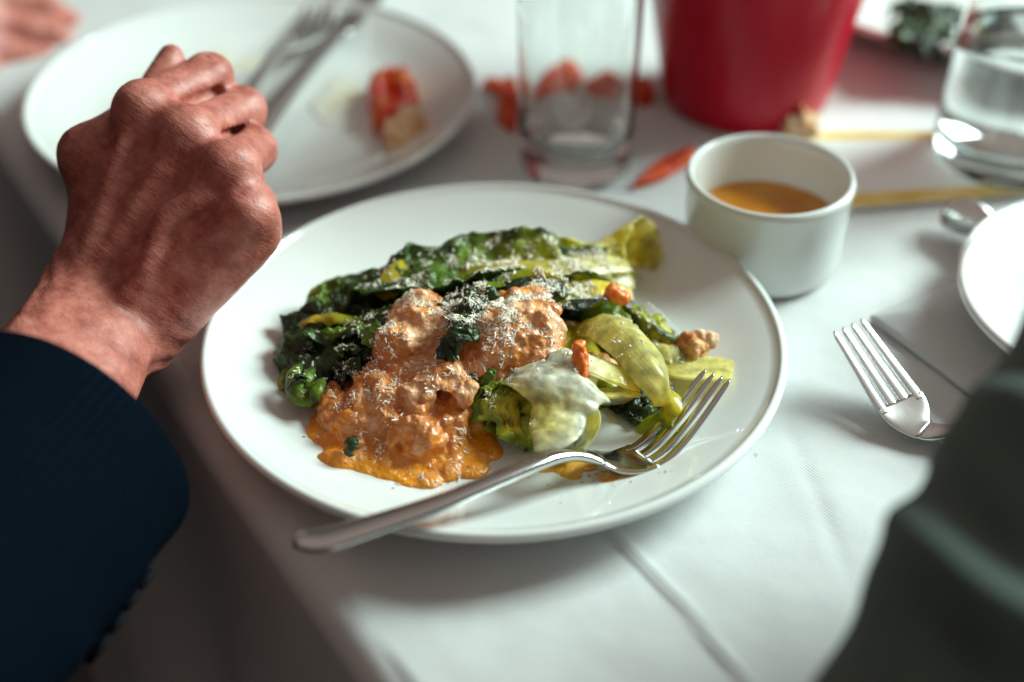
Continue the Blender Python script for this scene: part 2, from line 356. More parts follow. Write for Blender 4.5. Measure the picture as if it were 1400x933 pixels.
def napkin():
    # folded linen square whose corner points at the stacked forks
    a, b, c = W(1188, 441), W(1345, 560), W(1365, 372); e1 = b - a; e2 = c - a; n = 44; V = []; uv = []
    for i in range(n):
        for j in range(n):
            u, v = i / (n - 1) * 1.35, j / (n - 1) * 1.2; p = a + e1 * u + e2 * v; p[2] = 0
            e = min(u, v, .3) / .3; z = .0042 + .0060 * math.sin(min(e, 1) * math.pi / 2) + .0012 * math.sin(9 * v + 3 * u) * min(e * 2, 1)
            p[2] = z; V.append(p); uv.append((u * .12, v * .12))
    V = np.array(V); V[:, 2] += fbm(V, 60, 3, 2) * .0006; low = V.copy(); low[:, 2] = .0016
    F = grid_faces(n, n); nn = n * n; F = F + [tuple(nn + q for q in f[::-1]) for f in F]
    ring = [i * n for i in range(n)] + [(n - 1) * n + j for j in range(1, n)] + [i * n + n - 1 for i in range(n - 2, -1, -1)] + list(range(n - 2, 0, -1))
    for k in range(len(ring)):
        p, q = ring[k], ring[(k + 1) % len(ring)]; F.append((p, q, nn + q, nn + p))
    tag(mesh_obj('napkin', np.vstack([V, low]), F, M_napkin, uv=uv + uv), 'folded white linen napkin tucked under the small plate beside the stacked forks', 'napkin')
napkin()

# ------------------------------------------------------------------ crockery
def plate_profile(R, zr, well, foot, zin=.0075, t=.0045):
    """rounded coupe plate: closed profile from centre inside, over the rim, to the centre underneath"""
    s = R / .135; pts = [(0.0005, zin)]; r = np.linspace(.02 * s, R - .004, 26)
    for x in r: pts.append((x, zin + (zr - zin - .001) * sstep(well, R + .012, x) ** 1.15 / (sstep(well, R + .012, R - .004) ** 1.15)))
    for a in np.linspace(-30, 190, 9): pts.append((R - .0025 + .0025 * math.sin(rad(a + 0)) * 1.0, zr - .0025 + .0025 * math.cos(rad(a))))
    rr = np.linspace(R - .006, foot + .006, 14)
    for x in rr: pts.append((x, max(.004, zin - t + (zr - zin) * sstep(well + .004, R + .012, x) ** 1.15 / (sstep(well + .004, R + .012, R - .004) ** 1.15))))
    pts += [(foot + .003, .0012), (foot + .001, .0004), (foot - .002, .0006), (foot - .004, .003), (.0005, .0032)]
    return pts
def plate(center, label, R=.135, zr=.026, well=.082, foot=.078, lift=.0016, name='plate'):
    o = lathe(name, plate_profile(R, zr - lift, well, foot), M_china, center=(0, 0, 0), n=160)
    o.location = (center[0], center[1], lift)
    return tag(o, label, 'plate')
plate((0, 0), 'white china plate holding the dressed grilled lettuce and a fork')
def zplate(x, y): 
    r = math.hypot(x, y); R = .135; w = .082
    return .0016 + .0075 + (.0244 - .0075 - .001) * float(sstep(w, R + .012, r)) ** 1.15 / float(sstep(w, R + .012, R - .004)) ** 1.15
P2 = (-.148, .2475)
plate(P2, 'emptied white china plate with crossed cutlery and a red-orange morsel')

def circle3(a, b, c):
    A = np.array([b[:2] - a[:2], c[:2] - a[:2]]) * 2; q = np.array([b[:2] @ b[:2] - a[:2] @ a[:2], c[:2] @ c[:2] - a[:2] @ a[:2]])
    x = np.linalg.solve(A, q); return x, np.linalg.norm(x - a[:2])
rc = W(1318, 422, .029); R3 = .085
plate((rc[0] + R3 + .010, rc[1] + .026), 'lower of two stacked small white plates on the folded napkin', R=R3 + .002, zr=.0245, well=.055, foot=.05, lift=.0112)
plate((rc[0] + R3, rc[1] + .004), 'upper of two stacked small white plates on the folded napkin', R=R3, zr=.0335, well=.055, foot=.05, lift=.0199)
ur = W(1225, 62, .030)
P4 = (ur[0] + .075, ur[1] + .118)
plate(P4, 'white china plate of dark greens standing beyond the water glass', R=.135, zr=.034, well=.085, foot=.08, lift=.006)

# ramekin
RK = W(1054, 238, .052)[:2]
def ramekin():
    c = np.array([RK[0], RK[1], 0.]); h = .053
    t = thing('ramekin', 'white china ramekin with amber dipping sauce inside', 'ramekin', (c[0], c[1], 0.001))
    pr = [(.0005, .008), (.030, .0082), (.0352, .010), (.0372, .014), (.0385, .045), (.0388, h - .003), (.0395, h - .0008), (.0408, h), (.0421, h - .0006), (.0428, h - .0025), (.0426, h - .0050),
          (.0418, h - .0065), (.0416, .030), (.0408, .010), (.0398, .004), (.0380, .0015), (.036, .001), (.034, .002), (.0005, .0025)]
    lathe('bowl', pr, M_ramekin, t, center=c, n=128)
    z = .0245; V = []; n = 96; rings = 14; rr = .0372 + .0013 * (z - .014) / .031
    for i in range(rings):
        r = rr * (i + 1) / rings; 
        for j in range(n):
            a = 2 * math.pi * j / n; V.append((c[0] + r * math.cos(a), c[1] + r * math.sin(a), z + (.0012 * ((i + 1) / rings) ** 10)))
    V = np.array(V); V[:, 2] += fbm(V, 70, 4, 2) * .0003; F = grid_faces(rings, n, True); V = np.vstack([V, [[c[0], c[1], z]]]); k = len(V) - 1
    F += [(k, j, (j + 1) % n) for j in range(n)]
    mesh_obj('dipping_sauce', V, F, M_dip, t)
ramekin()

# glasses
def tumbler(c, label, r0, r1, h, base, wall, water=None, foot=.003):
    t = thing('water_glass', label, 'glass', (c[0], c[1], 0.0012)); cc = (c[0], c[1], .0012)
    def ro(z): return r0 + (r1 - r0) * z / h
    pr = [(.0005, base * .55), (r0 * .35, base * .60), (r0 * .62, base * .78), (r0 - wall * 1.6, base * 1.05), (ro(base * 1.5) - wall, base * 1.5)]
    pr += [(ro(z) - wall, z) for z in np.linspace(base * 2, h - .002, 8)] + [(ro(h) - wall * .7, h - .0004), (ro(h) - wall * .3, h - .0004), (ro(h), h - .002)]
    pr += [(ro(z), z) for z in np.linspace(h - .008, foot * 2, 9)] + [(r0 - .001, foot), (r0 - .004, .0004), (r0 * .75, .0006), (r0 * .6, foot * .7), (.0005, foot)]
    lathe('glass_wall', pr, M_glass, t, center=cc, n=96)
    if water:
        ins = .0003; w = [(.0005, base * .55 + ins), (r0 * .35, base * .60 + ins), (r0 * .62, base * .78 + ins), (r0 - wall * 1.6 + .0002, base * 1.05), (ro(base * 1.5) - wall + .0002, base * 1.5)]
        w += [(ro(z) - wall + .0002, z) for z in np.linspace(base * 2, water, 6)] + [(ro(water) - wall - .001, water - .0008), (ro(water) - wall - .003, water - .0012), (.0005, water - .0013)]
        lathe('water', w, M_water, t, center=cc, n=96)
g1 = W(787, 236)
tumbler((g1[0], g1[1] + .006), 'empty clear water glass with a thick base beyond the salad plate', .0325, .0355, .145, .021, .0013)
g2 = W(1372, 232)
tumbler((g2[0] + .004, g2[1] + .012), 'clear glass of water standing on the yellow-striped card', .0435, .0385, .15, .014, .0025, water=.078)

# red bucket
def bucket():
    b = W(1018, 140); c = (b[0], b[1] + .004, .001); t = thing('red_bucket', 'glossy red bucket standing on the cloth behind the ramekin', 'bucket', c)
    h = .16; pr = [(.0005, .004), (.046, .004), (.049, .007), (.0765, h - .003), (.078, h), (.0795, h - .001), (.0795, h - .006), (.0778, h - .008), (.0515, .004), (.050, .001), (.047, 0), (.0005, .001)]
    # keep edges crisp but rounded
    q = [pr[0]]
    for a, bb in zip(pr[:-1], pr[1:]):
        q += [(a[0] + (bb[0] - a[0]) * s, a[1] + (bb[1] - a[1]) * s) for s in (.12, .5, .88)]
    q.append(pr[-1]); lathe('bucket_wall', q, M_red, t, center=c, n=128)
bucket()

# yellow-striped card under the glass
def card():
    a, b, c, d = W(1100, 184), W(1425, 182), W(1400, 271), W(1140, 291)
    t = thing('printed_card', 'white paper card with yellow borders lying beside the ramekin', 'card', tuple((a + b + c + d) / 4))
    def slab(name, q, z0, z1, m):
        V = [(*p[:2], z0) for p in q] + [(*p[:2], z1) for p in q]
        mesh_obj(name, V, [(3, 2, 1, 0), (4, 5, 6, 7), (0, 1, 5, 4), (1, 2, 6, 5), (2, 3, 7, 6), (3, 0, 4, 7)], m, t, smooth=False)
    slab('sheet', [a, d, c, b][::-1], .0014, .0020, M_card)
    def mix(p, q, s): return p + (q - p) * s
    slab('border', [mix(d, a, .01), mix(c, b, .01), mix(c, b, .17), mix(d, a, .17)], .00205, .0023, M_yellow)
    slab('border', [mix(d, a, .88), mix(c, b, .88), mix(c, b, .99), mix(d, a, .99)], .00205, .0023, M_yellow)
card()

# ------------------------------------------------------------------ cutlery
def frames(S, roll, up=(0, 0, 1)):
    T = nrm(np.gradient(S, axis=0)); A = nrm(np.cross(T, np.asarray(up, float))); Nn = np.cross(A, T)
    r = np.asarray(roll)[:, None]; return T, A * np.cos(r) + Nn * np.sin(r), Nn * np.cos(r) - A * np.sin(r)
def oval(w, t, m=16, p=2.6, dish=0.0):
    a = np.linspace(0, 2 * math.pi, m, endpoint=False); c, s = np.cos(a), np.sin(a)
    x = np.sign(c) * np.abs(c) ** (2 / p) * w; y = np.sign(s) * np.abs(s) ** (2 / p) * t
    y = y + dish * (x / max(w, 1e-6)) ** 2 * w
    return np.stack([x, y], 1)
def fork(pts, label, group=None, roll=0.0, head_w=.0125, tip_w=.0105, m=M_steel, up=(0, 0, 1), n=150, h0=.74, h1=.82, hw=None):
    """pts: handle end -> tine tips in world space; fractions h0 (neck end / shoulder) and h1 (tine roots) of the length"""
    S = spline(pts, 400); L = np.concatenate([[0], np.cumsum(np.linalg.norm(np.diff(S, axis=0), axis=1))]); L /= L[-1]
    f = np.linspace(0, 1, n); S = np.stack([np.interp(f, L, S[:, k]) for k in range(3)], 1)
    for _ in range(4): S[1:-1] = .25 * S[:-2] + .5 * S[1:-1] + .25 * S[2:]
    T, A, Nn = frames(S, np.full(n, roll), up)
    root = thing('fork', label, 'fork', tuple(S[n // 2]), group)
    kw, kt = zip(*[(0, .0030), (.010, .0054), (.04, .0072), (.14, .0064), (.34, .0046), (.55, .0036), (h0 - .09, .0034), (h0 - .05, .0042), (h0 - .01, .0066), ((h0 + h1) / 2, head_w * .93), (h1 - .005, head_w), (h1 + .012, head_w)])
    tk = np.interp(f, [0, .02, .1, .4, .62, h0, h1, 1], [.0020, .0030, .0032, .0028, .0025, .0016, .0011, .0007])
    w = np.interp(f, kw, kt); w = np.convolve(np.pad(w, 3, 'edge'), np.ones(7) / 7, 'valid'); w[0] = .0028; 
    i1 = int(np.searchsorted(f, h1 + .006)); i0 = int(np.searchsorted(f, h0 - .02))
    def ring(i, dish): return (A[i], Nn[i], oval(w[i], tk[i], 28, 2.15 + 2.2 * float(sstep(h0 - .02, h1, f[i])), dish))
    V, F = loft(S[:i0 + 1], [ring(i, 0) for i in range(i0 + 1)]); mesh_obj('handle', V, F, m, root)
    V, F = loft(S[i0:i1 + 1], [ring(i, .10 * sstep(h0, h1, f[i])) for i in range(i0, i1 + 1)]); mesh_obj('head', V, F, m, root)
    idx = np.arange(i1 - 3, n); sub = []
    for k in range(4):
        q = (k - 1.5) / 1.5; secs = []; sp = []
        for i in idx:
            s = (f[i] - f[idx[0]]) / (1 - f[idx[0]]); hw_ = head_w + (tip_w - head_w) * s; tw = .00235 * (1 - .45 * s) * (head_w / .0125)
            if s > .94: tw *= max(.25, 1 - (s - .94) / .06 * .7)
            off = q * (hw_ - .0024); sp.append(S[i] + A[i] * off + Nn[i] * (.10 * (off / head_w) ** 2 * head_w)); secs.append((A[i], Nn[i], oval(tw, tk[i] * (.97 if s < .95 else .6), 14, 3.4)))
        V, F = loft(np.array(sp), secs); mesh_obj('tine', V, F, m, root)
    return root

fork([W(401, 740, .040), W(440, 739, .0385), W(500, 722, .0365), W(600, 689, .034), W(700, 648, .031), W(765, 624, .0275), W(810, 625, .019), W(850, 634, .0125), W(890, 622, .0115), W(935, 575, .017), W(982, 513, .029)],
     'steel dinner fork leaning across the salad plate rim, tines up', roll=rad(12), head_w=.0118, tip_w=.0095, h0=.67, h1=.75)
for k in range(2):
    dz = .0026 * k; dx = np.array([.0004, .0009, 0]) * (1 - k)
    fork([W(1560, 545, .006 + dz) + dx, W(1480, 560, .010 + dz) + dx, W(1390, 577, .0125 + dz) + dx, W(1335, 584, .0115 + dz) + dx, W(1295, 592, .0065 + dz) + dx, W(1262, 588, .005 + dz) + dx, W(1235, 560, .0075 + dz) + dx, W(1200, 510, .0145 + dz) + dx, W(1158, 447, .026 + dz) + dx],
         ('lower' if k == 0 else 'upper') + ' of two steel forks stacked on the cloth by the napkin', group='stacked forks', roll=rad(6), head_w=.0120, tip_w=.0102, m=M_steel2, h0=.66, h1=.745)

# cutlery on the emptied plate
fork([W(285, 215, .030), W(320, 158, .031), W(355, 105, .032), W(383, 68, .032), W(405, 62, .026), W(422, 48, .021), W(436, 18, .021), W(452, -30, .030)],
     'steel fork on the emptied plate with its neck arching up beside the knife', roll=rad(5), m=M_steel2, h0=.66, h1=.75)
def knife():
    S = spline([W(322, 228, .031), W(362, 165, .030), W(410, 105, .028), W(470, 38, .024), W(520, -20, .020), W(570, -80, .016)], 90); n = len(S); f = np.linspace(0, 1, n)
    T, A, Nn = frames(S, np.zeros(n)); root = thing('table_knife', 'steel table knife lying across the emptied plate beside the arched fork', 'knife', tuple(S[n // 2]))
    w = np.interp(f, [0, .04, .2, .52, .56, .6, .9, 1], [.005, .008, .0078, .0055, .005, .009, .009, .002]); t = np.interp(f, [0, .05, .5, .57, .6, 1], [.002, .0038, .003, .0025, .0009, .0006])
    k = int(n * .57); sec = [(A[i], Nn[i], oval(w[i], t[i], 16, 2.4)) for i in range(n)]
    V, F = loft(S[:k + 1], sec[:k + 1]); mesh_obj('handle', V, F, M_steel2, root)
    V, F = loft(S[k:], sec[k:]); mesh_obj('blade', V, F, M_steel2, root)
knife()
def spoon():
    S = spline([W(1286, 303, .012), W(1310, 311, .0085), W(1345, 318, .007), W(1385, 325, .008), W(1412, 330, .011), W(1450, 338, .012), W(1560, 360, .005)], 110); n = len(S); f = np.linspace(0, 1, n) / 1.5
    T, A, Nn = frames(S, np.zeros(n)); root = thing('spoon', 'steel spoon with its bowl pointing at the ramekin, under the small plates', 'spoon', tuple(S[n // 2]))
    w = np.interp(f, [0, .02, .06, .12, .2, .26, .3, .4, .8, 1], [.002, .009, .0155, .0195, .0185, .013, .005, .0038, .007, .007]); t = np.full(n, .0009); t[f > .28] = .0017
    d = np.where(f < .3, .42 * np.sin(np.clip(f / .3, 0, 1) * math.pi), 0); k = int(n * .45)
    sec = [(A[i], Nn[i], oval(w[i], t[i], 28, 2.2, d[i])) for i in range(n)]
    V, F = loft(S[:k + 1], sec[:k + 1]); mesh_obj('spoon_bowl', V, F, M_steel, root)
    V, F = loft(S[k:], sec[k:]); mesh_obj('handle', V, F, M_steel2, root)
spoon()

# ------------------------------------------------------------------ scraps on the table and on the far plates
def shard(name, px_poly, z, h, m, label, cat, seed, group=None, bulge=.5):
    P = np.array([W(x, y, z) for x, y in px_poly]); n = 64; Q = []
    k = len(P)
    for i in range(n):
        t = i / n * k; a = int(t); s = t - a; Q.append(P[a % k] * (1 - s) + P[(a + 1) % k] * s)
    Q = np.array(Q)
    for _ in range(3): Q = .25 * np.roll(Q, 1, 0) + .5 * Q + .25 * np.roll(Q, -1, 0)
    c = Q.mean(0); V = []; R = 9
    for r in range(R):
        s = 1 - r / R; q = c + (Q - c) * s; q = q.copy(); q[:, 2] = z + h * (1 - s ** 4) ** bulge; V.append(q)
    V = np.concatenate(V + [[c + np.array([0, 0, h])]]); nz = fbm(V, 220, seed, 3); V[:, 2] += nz * h * .5; V[:, 2] = np.maximum(V[:, 2], z)
    low = Q.copy(); low[:, 2] = z - .0002; b = len(V); V = np.vstack([V, low])
    F = grid_faces(R, n, True); F += [((R - 1) * n + j, (R - 1) * n + (j + 1) % n, b - 1) for j in range(n)]
    F += [(b + j, b + (j + 1) % n, (j + 1) % n, j) for j in range(n)] + [tuple(b + j for j in range(n - 1, -1, -1))]
    return tag(mesh_obj(name, V, F, m), label, cat, group)
G = 'orange scraps around the empty glass'
shard('orange_scrap', [(655, 116), (702, 106), (712, 130), (704, 188), (676, 165), (690, 140)], .0015, .006, M_orange, 'bent orange-red scrap lying on the cloth left of the empty glass', 'food scrap', 1, G)
shard('orange_scrap', [(722, 118), (745, 92), (782, 78), (800, 104), (790, 128), (752, 136), (730, 148)], .0015, .0035, M_orange, 'large ragged orange scrap lying behind the empty glass', 'food scrap', 2, G)
shard('orange_scrap', [(800, 112), (838, 96), (864, 112), (846, 142), (806, 146)], .0015, .003, M_orange, 'rounded orange scrap behind the empty glass, beside the large ragged one', 'food scrap', 12, G)
shard('orange_scrap', [(866, 118), (892, 112), (896, 140), (872, 148)], .0015, .006, M_orange, 'small orange scrap between the empty glass and the red bucket', 'food scrap', 3, G)
shard('orange_scrap', [(862, 258), (900, 222), (950, 198), (948, 222), (905, 246)], .0015, .004, M_orange, 'long narrow orange scrap between the empty glass and the ramekin', 'food scrap', 4, G)
shard('pale_scrap', [(1000, 150), (1030, 152), (1062, 168), (1050, 184), (1022, 176)], .0015, .012, M_bread, 'pinkish pale crumb resting against the front of the red bucket', 'food scrap', 5)
shard('pale_scrap', [(1052, 165), (1085, 160), (1118, 170), (1122, 190), (1070, 192)], .0015, .014, M_bread, 'cream crumb tucked between the red bucket and the ramekin', 'food scrap', 6)
z2 = .011
shard('tomato_piece', [(500, 128), (522, 110), (556, 104), (575, 140), (560, 170), (528, 196), (508, 178)], z2 + .001, .013, M_tomato, 'red-orange morsel left on the emptied plate', 'food scrap', 7)
shard('bread_piece', [(520, 182), (545, 158), (575, 158), (588, 178), (560, 198), (528, 206)], z2 + .003, .009, M_bread, 'pale crumbly morsel against the red-orange one on the emptied plate', 'food scrap', 8)
S_ = 'oil stains on the emptied plate'
for i, q in enumerate([[(420, 145), (470, 110), (500, 118), (480, 150), (440, 170)], [(310, 95), (345, 75), (372, 80), (350, 100)], [(270, 75), (300, 66), (322, 78), (290, 92)], [(445, 112), (475, 104), (480, 122), (450, 128)]]):
    shard('oil_stain', q, .0093, .00025, M_stain, ['long yellowish oil smear beside the red-orange morsel', 'faint yellow oil stain between the arched fork and the curled hand', 'pale yellow oil stain just beyond the curled hand', 'small yellow oil spot between the knife and the red-orange morsel'][i], 'stain', 20 + i, S_)

# ------------------------------------------------------------------ the salad: lettuce leaves
PAL = dict(dark=(.011, .024, .004), deep=(.034, .070, .007), green=(.16, .26, .012), lime=(.50, .54, .030), yellow=(.86, .70, .060), pale=(.90, .82, .32), white=(.93, .92, .74), amber=(.60, .34, .04), char=(.14, .045, .014))
PAL = {k: np.array(v) for k, v in PAL.items()}
def leaf(parent, spine, width, cols, roll=0., curl=0., ruffle=0., rf=9., thick=.0008, rib=.0, edge=None, seed=0, nu=84, nv=32, crumple=0., world=False, name='leaf', asym=0.):
    """spine [(px,py,z)] -> curved closed sheet; cols = colours along the spine, edge = colour at the margin"""
    P = np.array([W(*p) for p in spine]) if not world else np.asarray(spine, float)
    S = spline(P, nu); w = spline(width, nu)[:, 0]; u = np.linspace(0, 1, nu); rl = spline(np.atleast_1d(roll) if np.ndim(roll) else [roll, roll], nu)[:, 0]
    T, A, Nn = frames(S, np.radians(rl)); v = np.linspace(-1, 1, nv); rng = np.random.RandomState(seed)
    ph = rng.uniform(0, 6.28, 6); U, Vv = np.meshgrid(u, v, indexing='ij')
    cu = spline(np.atleast_1d(curl) if np.ndim(curl) else [curl, curl], nu)[:, 0][:, None]
    ang = Vv * cu                                          # curled cross-section: arc of total angle 2*curl
    x = np.where(np.abs(cu) > 1e-3, np.sin(ang) / np.where(np.abs(cu) > 1e-3, cu, 1), Vv); y = np.where(np.abs(cu) > 1e-3, (1 - np.cos(ang)) / np.where(np.abs(cu) > 1e-3, cu, 1), 0)
    rw = 1 + .10 * np.sin(U * 13 + ph[0] + np.sign(Vv)) + .07 * np.sin(U * 29 + ph[1] + 2 * np.sign(Vv))
    wid = w[:, None] * (rw if ruffle > 0 else 1 + .04 * np.sin(U * 9 + ph[0]))
    off = ruffle * (np.abs(Vv + asym) ** 1.6) * (np.sin(U * rf * 2 + ph[2] + 1.5 * np.sign(Vv)) + .6 * np.sin(U * rf * 4.7 + ph[3] - Vv * 2))
    Q = S[:, None] + A[:, None] * (x * wid)[..., None] + Nn[:, None] * (y * wid + off)[..., None]
    Qf = Q.reshape(-1, 3)
    if crumple: Qf = Qf + np.stack([fbm(Qf, 80, seed + k, 4) for k in range(3)], 1) * crumple * 1.15
    if crumple > .0017:
        Qg = Qf.reshape(nu, nv, 3); N = nrm(np.cross(np.gradient(Qg, axis=0), np.gradient(Qg, axis=1))).reshape(-1, 3); Qf = Qf + N * ((np.abs(fbm(Qf, 150, seed + 21, 3)) - .25) * crumple * .8)[:, None]
    Qg = Qf.reshape(nu, nv, 3); N = nrm(np.cross(np.gradient(Qg, axis=0), np.gradient(Qg, axis=1)))
    th = thick * (1 - .6 * np.abs(Vv) ** 3) + rib * np.exp(-(Vv / .22) ** 2) * (1 - .6 * U)
    th = th * np.minimum(1, .25 + 6 * np.minimum(U, 1 - U)); top = Qg + N * th[..., None] * .5; bot = Qg - N * th[..., None] * .5
    C = spline(np.array([PAL[c] for c in cols]), nu)[:, None, :] * np.ones((1, nv, 1)); C = np.clip(C, .003, 1)
    if edge is not None:
        e = sstep(.45, 1.0, np.abs(Vv) + .25 * fbm(Qf, 120, seed + 9, 2).reshape(nu, nv))[..., None]; C = C * (1 - e) + PAL[edge] * e
    C = C * (1 + .22 * fbm(Qf, 90, seed + 5, 3).reshape(nu, nv, 1)); nn = nu * nv
    V = np.vstack([top.reshape(-1, 3), bot.reshape(-1, 3)]); F = grid_faces(nu, nv); F = F + [tuple(nn + q for q in f[::-1]) for f in F]
    ring = [i * nv for i in range(nu)] + [(nu - 1) * nv + j for j in range(1, nv)] + [i * nv + nv - 1 for i in range(nu - 2, -1, -1)] + list(range(nv - 2, 0, -1))
    for k in range(len(ring)):
        p, q = ring[k], ring[(k + 1) % len(ring)]; F.append((p, q, nn + q, nn + p))
    uv = np.stack([U.ravel(), Vv.ravel()], 1); Cf = C.reshape(-1, 3)
    return mesh_obj(name, V, F, M_leaf, parent, col=np.vstack([Cf, Cf]), uv=np.vstack([uv, uv]))

def mound(parent, balls, seed, disp=.003, name='leaf_core', cols=('dark', 'deep')):
    pts = np.array([W(*b[:3]) for b in balls]); s = Sculpt(pts.min(0) - .035, pts.max(0) + .03, .0016)
    for p, b in zip(pts, balls): s.ball(p, b[3], b[4], b[5], k=.008)
    V, F = s.mesh(); N = vert_normals(V, F); n = fbm(V, 110, seed, 4); V = V + N * ((n + .6 * (np.abs(fbm(V, 150, seed + 3, 2)) - .3)) * disp)[:, None]
    m = sstep(-.5, .6, n)[:, None]; c = PAL[cols[0]] * (1 - m) + PAL[cols[1]] * m
    return mesh_obj(name, V, F, M_leaf, parent, col=c, uv=V[:, :2] * 20)

HA = thing('lettuce_half', 'long grilled lettuce half with dark wilted leaves and a pale stem end under cheese', 'lettuce', tuple(W(640, 430, .01)), 'grilled lettuce halves')
mound(HA, [(440, 500, .012, .020, .022, .014), (500, 455, .014, .022, .024, .018), (580, 420, .016, .024, .024, .020), (660, 400, .016, .026, .024, .021), (740, 398, .014, .024, .022, .018), (800, 410, .012, .018, .018, .013)], 3, disp=.0042)
leaf(HA, [(455, 425, .026), (540, 392, .036), (640, 368, .040), (740, 362, .039), (830, 372, .032)], [.008, .017, .020, .019, .011], ['deep', 'deep', 'green', 'lime', 'pale'], roll=[8, 4, 0, -4], curl=[.9, .7, .8, .9], ruffle=.0022, rf=9, edge='deep', seed=11, crumple=.0028, thick=.001)
leaf(HA, [(560, 368, .024), (640, 356, .031), (740, 349, .034), (830, 356, .028)], [.006, .010, .011, .009], ['green', 'green', 'lime', 'yellow'], roll=-30, curl=.5, ruffle=.0012, seed=12, crumple=.0012)
leaf(HA, [(600, 372, .036), (690, 366, .041), (780, 362, .039), (850, 352, .031)], [.004, .007, .009, .010], ['lime', 'yellow', 'pale', 'pale'], curl=-.6, thick=.002, rib=.002, seed=13)
# flared pale stem end at the right
def flared_stem(parent):
    ax = spline([W(740, 366, .030), W(790, 360, .029), W(830, 352, .028), (W(858, 344, .0285)), W(878, 341, .0275)], 50); n = len(ax); m = 60
    T = nrm(np.gradient(ax, axis=0)); e = nrm(np.array([.70, -.58, .34])); f = np.linspace(0, 1, n)[:, None]; T = nrm(T * (1 - f ** 1.5) + e * f ** 1.5)
    A = nrm(np.cross(T, [0, 0, 1.])); B = np.cross(A, T); r = np.interp(f[:, 0], [0, .35, .65, .85, 1], [.0050, .0065, .0095, .0125, .0148]); a = np.linspace(rad(-80), rad(250), m)
    P = ax[:, None] + (A[:, None] * np.cos(a)[None, :, None] + B[:, None] * np.sin(a)[None, :, None]) * (r[:, None, None] * (1 + .10 * np.sin(3 * a + 1)[None, :, None] * f[..., None]))
    P = P + T[:, None] * (f[..., None] ** 3 * (.0022 * np.sin(2 * a + .5) + .0010 * np.sin(7 * a))[None, :, None]); Q = P.reshape(-1, 3); Q = Q + np.stack([fbm(Q, 90, 300 + k, 3) for k in range(3)], 1) * .0009
    P = Q.reshape(n, m, 3); N = nrm(np.cross(np.gradient(P, axis=0), np.gradient(P, axis=1))); th = .0013; k = n * m
    V = np.vstack([(P + N * th / 2).reshape(-1, 3), (P - N * th / 2).reshape(-1, 3)]); F = grid_faces(n, m); F = F + [tuple(k + q for q in g[::-1]) for g in F]
    ring = [i * m for i in range(n)] + [(n - 1) * m + j for j in range(1, m)] + [i * m + m - 1 for i in range(n - 2, -1, -1)] + list(range(m - 2, 0, -1))
    F += [(p, q, k + q, k + p) for p, q in zip(ring, ring[1:] + ring[:1])]
    c = spline(np.array([PAL['yellow'], PAL['pale'], PAL['pale'], PAL['yellow'], PAL['pale']]), n)[:, None] * np.ones((1, m, 1)); c = c.reshape(-1, 3) * (1 + .15 * fbm(Q, 150, 5, 2)[:, None]); uv = np.stack([np.repeat(f[:, 0], m), np.tile(a, n)], 1)
    mesh_obj('leaf', V, F, M_leaf, parent, col=np.vstack([c, c]), uv=np.vstack([uv, uv]))
flared_stem(HA)
leaf(HA, [(790, 372, .030), (835, 374, .028), (865, 380, .024)], [.008, .010, .007], ['pale', 'white', 'pale'], curl=-.6, thick=.002, rib=.0015, seed=15)
# yellow wedge and rusty edge at the back left
leaf(HA, [(520, 408, .031), (540, 385, .036), (560, 374, .037), (580, 366, .036)], [.004, .0075, .0080, .002], ['yellow', 'yellow', 'yellow', 'pale'], roll=-18, curl=.25, thick=.0018, seed=16, edge='yellow')
leaf(HA, [(480, 400, .024), (520, 378, .027), (570, 360, .029), (605, 348, .031)], [.003, .005, .006, .005], ['char', 'amber', 'yellow', 'green'], roll=-35, curl=.4, ruffle=.001, seed=17, crumple=.002)
leaf(HA, [(585, 372, .034), (598, 356, .036), (604, 344, .036)], [.005, .005, .003], ['deep', 'green', 'lime'], roll=-50, ruffle=.0015, seed=18, crumple=.002, nu=30, nv=14)
# dark folded leaf in the middle with a bright rim
leaf(HA, [(650, 404, .042), (695, 388, .046), (735, 380, .047), (765, 388, .045), (778, 404, .040)], [.006, .010, .011, .009, .004], ['dark', 'dark', 'dark', 'dark', 'deep'], roll=[10, 14, 16, 10], curl=-.7, ruffle=.0012, seed=19, crumple=.0012)
leaf(HA, [(655, 394, .044), (705, 377, .048), (745, 373, .049), (775, 386, .046)], [.0012, .0022, .0026, .0012], ['green', 'lime', 'yellow', 'lime'], roll=-20, thick=.0014, seed=20, nv=8)
leaf(HA, [(700, 388, .045), (660, 398, .047), (635, 420, .045), (622, 448, .040), (615, 476, .033)], [.006, .010, .011, .010, .005], ['deep', 'dark', 'dark', 'deep', 'dark'], curl=-.7, ruffle=.0025, rf=8, seed=21, crumple=.003, edge='deep')
leaf(HA, [(668, 396, .0505), (648, 414, .0515), (634, 440, .0500), (618, 466, .0455), (598, 488, .0395)], [.005, .0085, .0085, .0075, .003], ['deep', 'dark', 'deep', 'dark', 'dark'], roll=6, curl=-.7, ruffle=.0022, rf=8, seed=26, crumple=.0030, edge='deep')
leaf(HA, [(640, 395, .045), (655, 389, .048), (690, 388, .048)], [.0012, .0025, .0015], ['yellow', 'lime', 'green'], seed=22, nu=24, nv=8, crumple=.001)
leaf(HA, [(735, 424, .041), (785, 414, .041), (835, 404, .037), (868, 422, .030), (905, 450, .022)], [.003, .005, .0045, .004, .003], ['dark', 'dark', 'dark', 'deep', 'lime'], roll=15, curl=-.5, ruffle=.001, seed=23, crumple=.001)
leaf(HA, [(700, 410, .040), (760, 395, .040), (820, 388, .036), (860, 396, .030)], [.007, .012, .012, .007], ['green', 'lime', 'yellow', 'pale'], curl=-.6, ruffle=.001, seed=24, crumple=.0014)
